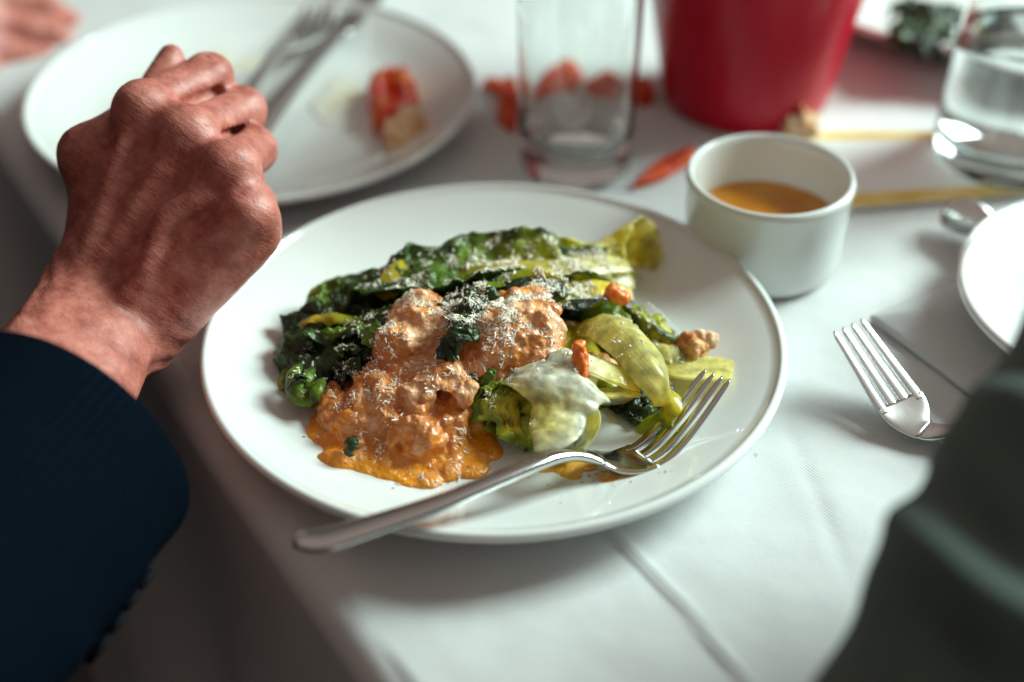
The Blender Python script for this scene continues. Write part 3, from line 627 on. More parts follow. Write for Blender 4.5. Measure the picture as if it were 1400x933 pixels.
leaf(HA, [(590, 430, .040), (560, 455, .036), (520, 470, .032), (480, 480, .026)], [.010, .013, .012, .006], ['dark', 'dark', 'deep', 'dark'], curl=-.8, ruffle=.003, seed=25, crumple=.0035, edge='deep')
# dark wilted mass at the left end
rs = np.random.RandomState(5)
for i, (sp, w, cs, ro) in enumerate([
    ([(395, 470, .016), (410, 440, .023), (450, 418, .029), (500, 410, .032)], [.006, .011, .012, .007], ['deep', 'dark', 'deep', 'dark'], -10),
    ([(408, 446, .027), (445, 432, .031), (490, 436, .033), (535, 418, .036)], [.0025, .0042, .004, .002], ['amber', 'yellow', 'green', 'deep'], 0),
    ([(415, 428, .022), (450, 405, .026), (490, 395, .029), (530, 392, .031)], [.005, .009, .009, .005], ['deep', 'green', 'dark', 'dark'], -20),
    ([(420, 460, .027), (470, 450, .032), (520, 440, .035), (560, 420, .038)], [.005, .008, .008, .005], ['deep', 'green', 'deep', 'dark'], 14),
    ([(384, 500, .014), (398, 474, .021), (430, 462, .026), (470, 466, .028)], [.006, .010, .010, .006], ['dark', 'dark', 'deep', 'dark'], 6),
    ([(470, 505, .024), (490, 480, .030), (510, 462, .034), (540, 450, .036)], [.006, .010, .010, .006], ['dark', 'dark', 'dark', 'deep'], 20),
    ([(500, 470, .036), (508, 455, .039), (518, 442, .041)], [.003, .006, .001], ['green', 'green', 'deep'], 10),
    ([(440, 545, .014), (455, 515, .020), (480, 495, .026), (500, 485, .029)], [.006, .009, .010, .006], ['dark', 'dark', 'deep', 'dark'], 24),
    ([(460, 488, .028), (464, 478, .031), (478, 474, .031), (492, 480, .031)], [.002, .003, .003, .002], ['green', 'deep', 'deep', 'dark'], 0),
    ([(425, 415, .022), (440, 400, .025), (470, 388, .026), (510, 378, .026)], [.003, .006, .006, .003], ['green', 'lime', 'deep', 'dark'], -30)]):
    leaf(HA, sp, w, cs, roll=ro, curl=-.8, ruffle=.0022 if w[1] > .007 else .0008, rf=7, seed=40 + i, crumple=.003 if w[1] > .007 else .001, edge=None if w[1] < .007 else 'dark', nu=70, nv=28)
# curled-up leaf tip
sp = []
for k in range(16):
    a = rad(200 - k * 32); r = 34 - 1.7 * k; sp.append((412 + r * math.cos(a) * .85, 522 - r * math.sin(a) * .95, .013 + .0011 * k))
leaf(HA, sp, [.004] * 3 + [.0055] * 10 + [.003] * 3, ['lime', 'green', 'deep', 'green', 'deep', 'dark'], roll=35, curl=-.8, ruffle=.0008, rf=22, seed=60, nu=110, nv=14, thick=.0014)
for i, (x, y) in enumerate([(400, 510), (418, 515), (432, 530)]):
    leaf(HA, [(x - 6, y + 22, .022), (x, y, .027), (x + 10, y - 14, .025)], [.002, .004, .002], ['deep', 'green', 'deep'], curl=-1.1, seed=70 + i, nu=26, nv=12, thick=.001)

HB = thing('lettuce_half', 'short pale lettuce heart with glossy white leaf bases in front of the sauce', 'lettuce', tuple(W(760, 550, .01)), 'grilled lettuce halves')
mound(HB, [(690, 550, .009, .018, .014, .010), (750, 540, .011, .020, .016, .014), (810, 532, .010, .016, .014, .012)], 8, disp=.0015, cols=('green', 'lime'))
leaf(HB, [(700, 510, .031), (704, 538, .029), (712, 564, .023), (726, 588, .0125)], [.014, .018, .018, .010], ['green', 'lime', 'yellow', 'lime'], roll=[14, 6, 0], curl=[-.8, -.9, -.9], ruffle=.0018, rf=6, thick=.0012, rib=.0008, seed=82, crumple=.0030, edge='green', nu=80, nv=44)
leaf(HB, [(738, 520, .030), (752, 548, .026), (764, 570, .019), (772, 588, .011)], [.012, .017, .017, .010], ['yellow', 'lime', 'lime', 'green'], roll=[0, -6, -10], curl=[-.8, -.9, -.9], ruffle=.0012, rf=5, thick=.0012, rib=.0008, seed=92, crumple=.0024, edge='lime', nu=80, nv=40)
leaf(HB, [(772, 474, .034), (758, 494, .0385), (744, 518, .0385), (732, 545, .0335), (724, 566, .0255)], [.017, .0245, .0275, .0270, .0215], ['white', 'white', 'white', 'pale', 'pale'], roll=[-10, -6, -2, 0], curl=[-.9, -.8, -.65, -.5], ruffle=.0009, rf=7, thick=.0006, rib=.0009, seed=80, crumple=.0013, edge='white', nu=80, nv=46)
leaf(HB, [(752, 482, .037), (800, 492, .037), (840, 505, .033), (870, 518, .028)], [.008, .0105, .0105, .0115], ['white', 'white', 'pale', 'yellow'], roll=[14, 18, 20], curl=-.5, thick=.0032, rib=.002, seed=83, crumple=.0005)
leaf(HB, [(775, 540, .026), (815, 536, .027), (866, 532, .025)], [.006, .0095, .011], ['yellow', 'pale', 'yellow'], roll=34, curl=-.55, thick=.0022, rib=.001, seed=81, crumple=.0006)
leaf(HB, [(792, 545, .020), (830, 548, .021), (868, 540, .022)], [.003, .005, .0085], ['pale', 'white', 'amber'], roll=50, curl=-.4, thick=.0018, seed=84)
for i, (sp, w, cs) in enumerate([([(632, 545, .016), (655, 525, .026), (690, 515, .031)], [.006, .011, .006], ['deep', 'green', 'lime']), ([(640, 560, .014), (665, 545, .022), (700, 540, .025)], [.005, .009, .005], ['dark', 'green', 'green']),
    ([(630, 530, .022), (650, 512, .029), (680, 505, .032)], [.004, .008, .005], ['deep', 'deep', 'green'])]):
    leaf(HB, sp, w, cs, roll=20, curl=-.7, ruffle=.002, seed=86 + i, crumple=.003, nu=40, nv=18)
leaf(HB, [(690, 545, .026), (676, 560, .022), (668, 578, .014), (680, 590, .010)], [.0025, .0035, .0035, .003], ['yellow', 'lime', 'lime', 'green'], curl=-.6, thick=.0016, seed=90, nu=34, nv=10)

HC = thing('lettuce_half', 'yellow-green lettuce ribs arching over the fork tines', 'lettuce', tuple(W(880, 510, .01)), 'grilled lettuce halves')
mound(HC, [(850, 480, .009, .014, .016, .011), (890, 470, .009, .014, .013, .009), (860, 545, .009, .012, .012, .008)], 18, disp=.002, cols=('deep', 'green'))
leaf(HC, [(800, 440, .028), (832, 440, .038), (868, 470, .040), (898, 512, .036), (914, 548, .025), (902, 574, .014), (872, 588, .010)], [.010, .0125, .0115, .0095, .0075, .007, .006], ['yellow', 'pale', 'pale', 'pale', 'yellow', 'lime', 'lime'], roll=[2, 2, 4, 8, 18], curl=[-.8, -.9, -1.0, -1.1], thick=.0035, rib=.0025, seed=100, nu=90, nv=26, crumple=.0006)
leaf(HC, [(790, 420, .024), (840, 428, .022), (885, 448, .017)], [.010, .014, .010], ['deep', 'green', 'yellow'], curl=-.5, seed=108, crumple=.002, ruffle=.001)
leaf(HC, [(785, 440, .024), (798, 470, .022), (818, 500, .018), (840, 520, .014)], [.010, .014, .013, .008], ['amber', 'yellow', 'amber', 'char'], roll=30, curl=-.5, thick=.002, seed=101)
leaf(HC, [(850, 415, .030), (885, 440, .026), (920, 462, .021), (955, 482, .016)], [.003, .006, .008, .006], ['green', 'lime', 'yellow', 'lime'], roll=-10, curl=-.9, ruffle=.0016, seed=102, crumple=.002, edge='deep')
leaf(HC, [(848, 410, .033), (880, 432, .030), (910, 455, .024), (945, 470, .018)], [.0015, .0025, .0025, .0015], ['deep', 'lime', 'deep', 'lime'], curl=-.8, ruffle=.0006, seed=103, nv=10)
leaf(HC, [(885, 470, .022), (920, 480, .020), (950, 490, .016)], [.006, .008, .005], ['yellow', 'pale', 'lime'], curl=-.8, ruffle=.001, seed=104, crumple=.0016)
leaf(HC, [(905, 500, .017), (940, 505, .017), (975, 508, .017), (1002, 510, .0175)], [.010, .0115, .0105, .0085], ['yellow', 'pale', 'pale', 'pale'], roll=8, curl=.25, thick=.0025, seed=105)
leaf(HC, [(860, 520, .018), (870, 550, .014), (890, 575, .010)], [.008, .012, .010], ['dark', 'dark', 'deep'], curl=-.4, seed=106, crumple=.003)
leaf(HC, [(905, 520, .019), (918, 540, .017), (925, 555, .014)], [.002, .0035, .003], ['char', 'dark', 'char'], curl=-.8, seed=107, crumple=.002, nu=26, nv=12)

# loose petal with charred edge, in front
pet = leaf(None, [(786, 618, .0105), (798, 600, .017), (806, 575, .025), (809, 545, .033)], [.0095, .0115, .0085, .0006], ['white', 'white', 'pale', 'white'], roll=[24, 30, 34, 34], curl=[.35, .3, .2], thick=.0013, seed=120, name='lettuce_petal')
tag(pet, 'small upright white lettuce petal with browned edge standing behind the fork neck', 'lettuce')
ch = leaf(None, [(764, 612, .0105), (768, 596, .014), (776, 578, .018)], [.003, .004, .003], ['char', 'char', 'amber'], roll=60, curl=-.5, thick=.001, seed=121, name='charred_leaf', nu=26, nv=12, crumple=.001)
tag(ch, 'narrow charred brown leaf scrap beside the white petal', 'lettuce')
bt = leaf(None, [(472, 622, .018), (478, 606, .023), (484, 596, .023)], [.0025, .0042, .002], ['dark', 'deep', 'dark'], curl=-1.1, ruffle=.001, thick=.001, seed=122, name='leaf_scrap', nu=26, nv=12)
tag(bt, 'tiny dark green leaf scrap stuck in the orange sauce', 'lettuce')

# ------------------------------------------------------------------ sauce
def sauce():
    B = []
    for (x, y, z, a, b, c) in [
        # thin pool on the plate
        (470, 588, .0100, .017, .019, .0024), (520, 608, .0097, .025, .021, .0026), (580, 622, .0095, .025, .019, .0024), (618, 606, .0095, .015, .017, .0026), (555, 580, .011, .030, .028, .006),
        # body
        (490, 560, .014, .017, .018, .010), (540, 555, .016, .022, .022, .014), (600, 545, .017, .020, .022, .015), (560, 510, .018, .023, .021, .014), (622, 502, .020, .019, .019, .014), (630, 560, .015, .011, .014, .010),
        (520, 520, .021, .012, .012, .010), (505, 585, .013, .014, .012, .008), (565, 565, .022, .012, .010, .008), (600, 520, .031, .012, .010, .007),
        # upper blobs
        (580, 440, .035, .017, .014, .010), (545, 470, .034, .012, .012, .009), (600, 460, .034, .014, .013, .010), (570, 425, .038, .010, .008, .006),
        # right blob over the pale heart
        (700, 455, .037, .020, .017, .014), (680, 480, .033, .016, .014, .012), (720, 440, .040, .014, .012, .010), (740, 460, .036, .010, .010, .008), (665, 500, .029, .013, .012, .011), (735, 480, .034, .009, .008, .007)]:
        B.append((W(x, y, z), a, b, c))
    pts = np.array([b[0] for b in B]); s = Sculpt(pts.min(0) - .04, pts.max(0) + .03, .0009)
    for p, a, b, c in B: s.ball(p, a, b, c, k=.004)
    for (x, y, z, r) in [(581, 603, .0175, .0092), (530, 565, .024, .006), (480, 570, .018, .006), (640, 570, .016, .005), (650, 580, .012, .005)]: s.ball(W(x, y, z), r, r, r * .85, k=.0022)
    for (a, b) in [((500, 545, .026), (560, 535, .030)), ((560, 570, .026), (535, 600, .020)), ((600, 575, .022), (625, 600, .013))]: s.cone(W(*a), W(*b), .0035, .003, k=.005)
    rg = np.random.RandomState(77)
    for _ in range(46):                                   # ragged rim of the oil pool
        t = rg.uniform(0, 1); e = spline([(428, 588), (445, 612), (480, 635), (530, 652), (590, 660), (640, 645), (662, 615), (655, 590)], 200)[int(t * 199)]
        p = W(e[0] + rg.normal(0, 5), e[1] + rg.normal(0, 4), .0095); p[2] = zplate(p[0], p[1]); r = rg.uniform(.0025, .006); s.ball(p, r, r * rg.uniform(.6, 1.3), .0016, k=.002)
    for _ in range(85):
        x, y = [(rg.uniform(445, 655), rg.uniform(500, 648)), (rg.uniform(540, 620), rg.uniform(425, 500)), (rg.uniform(655, 755), rg.uniform(430, 500))][rg.choice(3, p=[.55, .2, .25])]
        P0 = W(x, y, .02); 
        ix = ((P0 - s.lo) / s.h).astype(int)
        if (ix < 1).any() or (ix[:2] >= s.n[:2] - 1).any(): continue
        colm = np.where(s.f[ix[0], ix[1]] < 0)[0]
        if len(colm) == 0: continue
        zt = s.lo[2] + s.h * colm.max(); r = .0024 + .0066 * rg.uniform() ** 2.2; s.ball((P0[0], P0[1], zt - r * .35), r, r * rg.uniform(.7, 1.2), r * rg.uniform(.6, .9), k=.0022)
    for _ in range(16):
        x, y = rg.uniform(450, 640), rg.uniform(500, 610); P0 = W(x, y, .02); ix = ((P0 - s.lo) / s.h).astype(int); colm = np.where(s.f[ix[0], ix[1]] < 0)[0]
        if len(colm) == 0: continue
        zt = s.lo[2] + s.h * colm.max(); r = rg.uniform(.003, .005); d = rg.normal(0, .007, 2); s.cone((P0[0], P0[1], zt + r * .75), (P0[0] + d[0], P0[1] + d[1], zt + r * .9), r, r * .8, k=.003, cut=True)
    V, F = s.mesh(); N = vert_normals(V, F)
    zp = np.array([zplate(x, y) for x, y in V[:, :2]]); hgt = V[:, 2] - zp
    amp = sstep(.001, .008, hgt); n1 = fbm(V, 120, 2, 3); n2 = fbm(V, 330, 7, 3)
    V = V + N * ((n1 * .0022 + n2 * .0008) * (.25 + .75 * amp))[:, None]
    k = sstep(.0005, .009, hgt + n1 * .004)[:, None]; oil = np.array([.86, .31, .012]); cream = np.array([.62, .205, .050]); pink = np.array([.82, .44, .23])
    q = sstep(-.15, .75, fbm(V, 95, 31, 3) + (hgt - .021) * 26)[:, None]; c = oil * (1 - k) + (cream * (1 - q) + pink * q) * k
    st = sstep(.3, .7, fbm(V * np.array([1, 1, .4]), 160, 44, 3))[:, None] * .75; c = c * (1 - st) + np.array([.84, .27, .015]) * st
    return tag(mesh_obj('cream_sauce', V, F, M_sauce, col=np.clip(c, 0, 1)), 'lumpy orange-pink cream sauce with oily edges spooned over the lettuce', 'sauce')
sauce_o = sauce()

def blot(px, py, rx, ry, label, m, seed, h=.0012, group=None):
    c = W(px, py, .0095); n = 40; V = []; R = 7
    for r in range(R):
        s = 1 - r / R
        for j in range(n):
            a = 2 * math.pi * j / n; k = 1 + .25 * math.sin(3 * a + seed) + .15 * math.sin(5 * a + seed * 2)
            x, y = c[0] + rx * s * k * math.cos(a), c[1] + ry * s * k * math.sin(a); V.append((x, y, zplate(x, y) + h * (1 - s ** 3) - .0001))
    V.append((c[0], c[1], zplate(c[0], c[1]) + h)); F = grid_faces(R, n, True) + [((R - 1) * n + j, (R - 1) * n + (j + 1) % n, len(V) - 1) for j in range(n)]
    return tag(mesh_obj('oil_drop', V, F, m), label, 'oil drop', group)
blot(786, 640, .008, .007, 'yellow-orange oil puddle under the fork neck', M_oil, 1)
blot(840, 656, .009, .0045, 'brown-orange oil smear under the fork head', M_oil, 2, .0008)
blot(760, 640, .007, .004, 'faint orange oil streak beside the fork neck puddle', M_oil, 4, .0005)

# orange chips and crouton
def chunk(name, pts, r, m, label, seed, h=.0008):
    P = [W(*p) for p in pts]; s = Sculpt(np.min(P, 0) - .02, np.max(P, 0) + .02, h)
    for a, b, rr in zip(P[:-1], P[1:], r): s.cone(a, b, rr, rr * .9, k=.002)
    V, F = s.mesh(); N = vert_normals(V, F); V = V + N * (fbm(V, 260, seed, 3) * .0014)[:, None]
    return tag(mesh_obj(name, V, F, m), label, 'food chip')
chunk('orange_chip', [(836, 400, .041), (850, 408, .038)], [.0035], M_carrot, 'smooth orange chip resting on the dark leaf rim near the stem end', 1)
chunk('orange_chip', [(789, 474, .046), (793, 490, .041), (799, 508, .038)], [.0032, .0030], M_carrot, 'long orange chip lying across the white leaf bases', 2)
chunk('crouton', [(940, 470, .019), (950, 478, .019), (962, 466, .019)], [.0056, .0048], M_crouton, 'ragged toasted crouton at the end of the yellow-green ribs', 3)
chunk('pale_crumb', [(958, 462, .021), (972, 466, .020)], [.0042], M_bread, 'pale crumb stuck to the toasted crouton', 4)
chunk('crouton', [(806, 494, .022), (830, 504, .018)], [.0045], M_crouton, 'browned crumb lodged between the amber rib and the white leaf base', 5)
chunk('crouton', [(462, 394, .024), (478, 388, .024)], [.0030], M_crouton, 'small toasted crumb behind the dark wilted leaves', 6)

# ------------------------------------------------------------------ grated cheese (uncountable)
def surface_tree(objs):
    V = []; F = []; n = 0
    for o in objs:
        m = o.data; co = np.empty(len(m.vertices) * 3); m.vertices.foreach_get('co', co); V.append(co.reshape(-1, 3)); F += [tuple(n + i for i in p.vertices) for p in m.polygons]; n += len(m.vertices)
    return BVHTree.FromPolygons([tuple(v) for v in np.concatenate(V)], F)
def grated(name, regions, objs, m, size, seed, kind_label, cat, plate_too=False):
    rng = np.random.RandomState(seed); bvh = surface_tree(objs); V = []; F = []
    def cl(x, y): return float(sstep(-.35, .45, fbm(np.array([[x, y, 0.]]), 150, seed, 2)[0]))
    for (px, py, z, rx, ry, cnt) in regions:
        c = W(px, py, z); hold = 0; ctr = (0, 0)
        for _ in range(int(cnt * 4.2)):
            r = rng.normal(0, .5, 2)
            if hold > 0: hold -= 1; x, y = ctr[0] + rng.normal(0, size * .45), ctr[1] + rng.normal(0, size * .45)
            else:
                x, y = c[0] + r[0] * rx, c[1] + r[1] * ry; ctr = (x, y); hold = rng.randint(3, 12) if rng.uniform() < .22 else 0
            if rng.uniform() > cl(x, y): continue
            hit = bvh.ray_cast(Vector((x, y, .12)), Vector((0, 0, -1)))
            if hit[0] is None:
                if not plate_too: continue
                p = np.array([x, y, zplate(x, y)]); nm = np.array([0, 0, 1.])
            else: p = np.array(hit[0]); nm = np.array(hit[1]); nm = nm if nm[2] > 0 else -nm
            L = size * rng.choice([.25, .45, .9, 2.0], p=[.42, .33, .18, .07]) * rng.uniform(.8, 1.2); w = min(size * rng.uniform(.10, .30), L * .45); d = nrm(rng.normal(0, 1, 3) + 0); d = nrm(d - nm * (d @ nm) * rng.uniform(.5, 1)); sd = nrm(np.cross(nm, d)); up = np.cross(d, sd)
            b = rng.uniform(-.5, .7) * L; p = p + nm * size * rng.uniform(.05, .4); base = len(V); fl = rng.uniform(.25, .8)
            for s in (-.5, 0, .5):
                o = p + d * L * s + up * (b * (.25 - s * s)) ; ww = w * (1 if s == 0 else rng.uniform(.3, .9))
                V += [o + sd * ww, o + up * ww * fl, o - sd * ww * rng.uniform(.5, 1), o - up * ww * fl]
            for k in (0, 4):
                for j in range(4): F.append((base + k + j, base + k + (j + 1) % 4, base + k + 4 + (j + 1) % 4, base + k + 4 + j))
            F.append((base + 3, base + 2, base + 1, base)); F.append((base + 8, base + 9, base + 10, base + 11))
    o = mesh_obj(name, V, F, m, smooth=False); return tag(o, kind_label, cat, kind='stuff')
food = [o for o in COL.objects if o.type == 'MESH' and (o.parent in (HA, HB, HC))] + [sauce_o]
grated('grated_cheese', [
    (590, 425, .035, .020, .020, 760), (560, 460, .034, .030, .026, 420), (710, 442, .040, .022, .024, 900), (640, 365, .038, .030, .014, 260), (740, 365, .038, .034, .018, 420), (800, 372, .034, .024, .018, 380),
    (720, 395, .042, .034, .016, 260), (790, 405, .036, .026, .014, 260), (560, 520, .022, .046, .036, 700), (580, 600, .018, .030, .026, 200), (540, 390, .034, .026, .014, 150), (640, 430, .036, .022, .03, 130), (890, 455, .024, .022, .02, 190),
    (670, 480, .034, .024, .022, 260), (830, 430, .034, .014, .02, 60), (870, 470, .036, .012, .02, 24), (500, 450, .03, .02, .02, 60), (790, 485, .042, .006, .010, 50)], food, M_cheese, .0018, 9, 'white grated cheese scattered over the sauce and lettuce', 'cheese')
M_fleck = mat('chili_fleck', (.50, .10, .02), rough=.5, var=((.70, .45, .2), 300, 2, .4, .6))
grated('crumbs', [(800, 665, .009, .05, .016, 60), (680, 650, .009, .05, .03, 40), (470, 625, .009, .03, .02, 16), (560, 560, .02, .05, .04, 90)], food, M_fleck, .0011, 19, 'reddish crumbs sprinkled over the sauce and the plate', 'crumbs', plate_too=True)

# dark greens on the far right plate
DG = thing('dark_greens', 'dark wilted greens on the plate beyond the water glass', 'greens', tuple(W(1265, 50, .03)))
for i in range(9):
    a = rs.uniform(0, 6.28); c = W(1262 + rs.uniform(-22, 30), 42 + rs.uniform(-25, 22), .030); d = np.array([math.cos(a), math.sin(a), 0]) * .022
    leaf(DG, [c - d, c - d * .3 + [0, 0, .008], c + d * .4 + [0, 0, .007], c + d], [.006, .014, .013, .005], ['dark', 'dark', 'deep', 'dark'], curl=-.8, ruffle=.003, crumple=.004, seed=200 + i, world=True, nu=30, nv=14)

# ------------------------------------------------------------------ people
def arm_frame(V, a, b, across):
    d = nrm(b - a); ac = nrm(across - d * (across @ d)); return np.stack([(V - a) @ d, (V - a) @ ac, (V - a) @ np.cross(d, ac)], 1)

def right_person():
    wr = W(141, 428, .040); mcp = [np.array(p) for p in ((-.160, .053, .112), (-.1385, .041, .1055), (-.1175, .022, .0995), (-.1085, .008, .0845))]
    ac = nrm(mcp[3] - mcp[0]); fwd = nrm((mcp[1] + mcp[2]) / 2 - wr); bk = nrm(np.cross(ac, fwd)); pn = -bk
    elbow = W(-190, 900, .045); fdir = nrm(wr - W(66, 556, .046))
    pip = [on_ray(285, 108, mcp[0], .046), on_ray(330, 154, mcp[1], .047), on_ray(345, 206, mcp[2], .043), on_ray(348, 280, mcp[3], .030)]
    allp = np.array(mcp + pip + [wr, W(20, 640, .05), W(237, 70, .06)])
    s = Sculpt(allp.min(0) - np.array([.06, .05, .075]), allp.max(0) + np.array([.05, .05, .04]), .0014)
    f0 = wr - fdir * .13
    for o, r in ((-.0115, .0200), (.0105, .0195)): s.cone(f0 + ac * o * 1.25, wr + ac * o, r + .004, r, k=.012)
    s.ball(wr + ac * .014 + bk * .011 - fdir * .012, .0085, k=.012)            # ulna head
    rr = [.0135, .0132, .0120, .0108]
    for j in range(4):
        o = ac * (-.018 + .012 * j); s.cone(wr + o * .9 + pn * .004, mcp[j] + pn * .004, .0165, rr[j], k=.012)
        s.cone(wr + o * .8 + pn * .014, mcp[j] + pn * .014 - fwd * .008, .016, .012, k=.012)
        s.ball(mcp[j] + bk * .0015, rr[j] * 1.0, k=.006)
        s.cone(wr + o * .45 + bk * .0150, mcp[j] + bk * .0090, .0022, .0026, k=.007)             # extensor tendons
    vein = [wr + ac * .012 + bk * .020, wr + ac * .016 + fwd * .03 + bk * .0185, wr + ac * .008 + fwd * .055 + bk * .0165, wr + ac * .018 + fwd * .075 + bk * .012]
    vein = spline(vein, 14)
    for a, b in zip(vein[:-1], vein[1:]): s.cone(a - bk * .0022, b - bk * .0022, .0019, .0019, k=.006)
    s.cone(wr + ac * .016 + pn * .012 + fwd * .02, mcp[3] - ac * .004 + pn * .014 - fwd * .016, .011, .0095, k=.012)   # heel of the hand
    L = [(.027, .022), (.030, .023), (.028, .022), (.021, .019)]; fr = [(.0120, .0110, .0098, .0080), (.0120, .0112, .0098, .0080), (.0112, .0105, .0094, .0076), (.0100, .0092, .0082, .0068)]
    for j in range(4):
        d1 = nrm(pip[j] - mcp[j]); p = nrm(pn - d1 * (pn @ d1)); 
        mid = nrm(p * .95 - fwd * .15) if j < 2 else nrm(pn * .65 - fwd * .3 - ac * (.6 if j == 2 else .7)); dst = nrm(-fwd * .8 + pn * .25 - d1 * .3)
        dip = pip[j] + mid * L[j][0]; tip = dip + dst * L[j][1]
        q = fr[j]; s.cone(mcp[j], pip[j], q[0], q[1], k=.002); s.cone(pip[j], dip, q[1], q[2], k=.0025); s.cone(dip, tip, q[2], q[3], k=.0025); s.ball(pip[j] - p * .001, q[1] * 1.06, k=.004)
    for j in range(3):                                                        # grooves between the fingers
        a = (mcp[j] + mcp[j + 1]) / 2; b = (pip[j] + pip[j + 1]) / 2; d = nrm(b - a); s.cone(a + d * .018 + bk * .0100, b + bk * .0085, .0016, .0026, k=.003, cut=True)
    for j in range(4):                                                        # shallow creases over the finger joints
        d = nrm(pip[j] - mcp[j]); o = nrm(np.cross(d, bk))
        for e in (-.0035, 0, .0035): c = pip[j] + d * (e - .002) + nrm(bk - d * (bk @ d)) * (fr[j][1] + .0012); s.cone(c - o * .005, c + o * .005, .0009, .0009, k=.0016, cut=True)
    # thumb along the far side, its tip showing above the index finger
    cmc = wr - ac * .022 + pn * .016 + fwd * .018; tm = on_ray(122, 212, cmc, .046); ti = on_ray(200, 142, tm, .038); tt = on_ray(234, 78, ti, .028)
    s.cone(cmc, tm, .015, .0108, k=.014); s.cone(tm, ti, .0104, .0085, k=.006); s.cone(ti, tt, .0085, .0062, k=.004); s.cone(tm, mcp[0] + pn * .012 - fwd * .02, .010, .010, k=.014)
    V, F = s.mesh(); V = smooth_verts(V, F, 2, .5); N = vert_normals(V, F); fr_ = arm_frame(V, wr, wr + fwd, ac)
    # skin folds across the wrist and loose creases on the back of the hand
    along = fr_[:, 0]; cre = np.sin((along + .25 * fr_[:, 1] + .003 * fbm(V, 60, 3, 2)) * 620) * np.exp(-((along - .002) / .020) ** 2)
    V = V + N * (cre * .00036 + fbm(V, 90, 6, 3) * .00035)[:, None]
    root = mesh_obj('person', V, F, M_skin, col=fr_); tag(root, 'person reaching in with a curled right hand and navy jacket sleeve', 'person')
    print('hand z', V[:, 2].min(), 'pip', [tuple(np.round(p, 3)) for p in pip], np.round(tm, 3), np.round(tt, 3))
    # jacket sleeve: wide tube ending in a cuff round the wrist
    ctr = [W(82, 612, .046), W(38, 662, .046), W(-32, 738, .046), W(-122, 836, .046), W(-232, 956, .044)]
    S = spline(ctr, 60); n = len(S); T = nrm(np.gradient(S, axis=0)); m = 72; a = np.linspace(0, 2 * math.pi, m, endpoint=False)
    vd = np.array([ray(100, 600)] * n); vd = nrm(vd); A = nrm(np.cross(vd, T)); B = np.cross(T, A); f = np.linspace(0, 1, n)
    rA = np.interp(f, [0, .03, .3, 1], [.0560, .0566, .057, .060]); rB = np.interp(f, [0, 1], [.038, .046]); p = 2.9
    cx = np.sign(np.cos(a)) * np.abs(np.cos(a)) ** (2 / p); sy = np.sign(np.sin(a)) * np.abs(np.sin(a)) ** (2 / p)
    outer = S[:, None] + A[:, None] * (rA[:, None] * cx)[..., None] + B[:, None] * (rB[:, None] * sy)[..., None]
    skew = (cx * .004 + .012 * (cx > 9)) ; outer[0] += 0
    V = outer.reshape(-1, 3); ctrs = np.repeat(S, m, 0); Nn = nrm(V - ctrs); dis = fbm(V, 22, 12, 3) * .0035 * np.repeat(.3 + f, m); Vo = V + Nn * dis[:, None]
    # bulge of the cuff mouth towards the hand in the middle
    bow = np.repeat(np.exp(-f / .12), m) * np.tile(.013 * (1 - cx ** 2), n); Vo = Vo - np.repeat(T, m, 0) * (bow * np.tile(np.where(sy < 0, 1, .0), n))[:, None]
    Vi = Vo - Nn * .0022; F = grid_faces(n, m, True); k = n * m; F2 = [tuple(k + q for q in g[::-1]) for g in F]
    rim = [(j, k + j, k + (j + 1) % m, (j + 1) % m) for j in range(m)]
    uv = np.stack([np.repeat(f * .26, m), np.tile(a / 6.283 * .30, n)], 1)
    sl = mesh_obj('jacket_sleeve', np.vstack([Vo, Vi]), F + F2 + rim, M_navy, root, uv=np.vstack([uv, uv])); sl['label'] = 'navy wool jacket sleeve'
    # cuff buttons along the lower seam
    jl = int(np.argmax(W_proj(Vo[:m])[:, 1] + W_proj(Vo[:m])[:, 0]))
    for i in (16, 21, 26, 31):
        c = Vo[i * m + jl]; nn = Nn[i * m + jl]; z = nn; x = nrm(np.cross(z, T[i])); y = np.cross(z, x); Q = []; G_ = []
        prof = [(.0001, .0032), (.0050, .0030), (.0062, .0036), (.0070, .0028), (.0068, .0012), (.0035, .0002)]
        for r, h in prof:
            for t in np.linspace(0, 2 * math.pi, 20, endpoint=False): Q.append(c + x * r * math.cos(t) + y * r * math.sin(t) + z * h)
        mesh_obj('button', Q, grid_faces(len(prof), 20, True), M_button, sl)
    el = S[-1]; tc = np.array([-.43, -.06, 0.]); s = Sculpt((-.70, -.36, -.50), (-.20, .24, .52), .006)
    s.ball(tc + [0, 0, -.22], .15, .16, .22, k=.05); s.ball(tc + [-.01, -.01, .10], .145, .165, .30, k=.06); s.ball(tc + [-.02, -.03, .30], .13, .18, .12, k=.06)
    s.cone(tc + [.02, -.15, .32], el + np.array([-.02, -.01, .0]), .075, .066, k=.03); s.cone(tc + [-.04, .14, .32], tc + [.02, .20, .02], .07, .06, k=.03)
    V, F = s.mesh(); V = smooth_verts(V, F, 3); V = V + vert_normals(V, F) * (fbm(V, 11, 9, 3) * .008)[:, None]
    jk = mesh_obj('jacket', V, F, M_navy, root, uv=V[:, [0, 2]]); jk['label'] = 'navy wool jacket body'
    return root
def W_proj(P):
    d = np.asarray(P) - CAM; zc = d @ FW; return np.stack([700 + FPX * d[:, 0] / zc, 466.5 - FPX * (d @ UP) / zc], 1)
right_person()

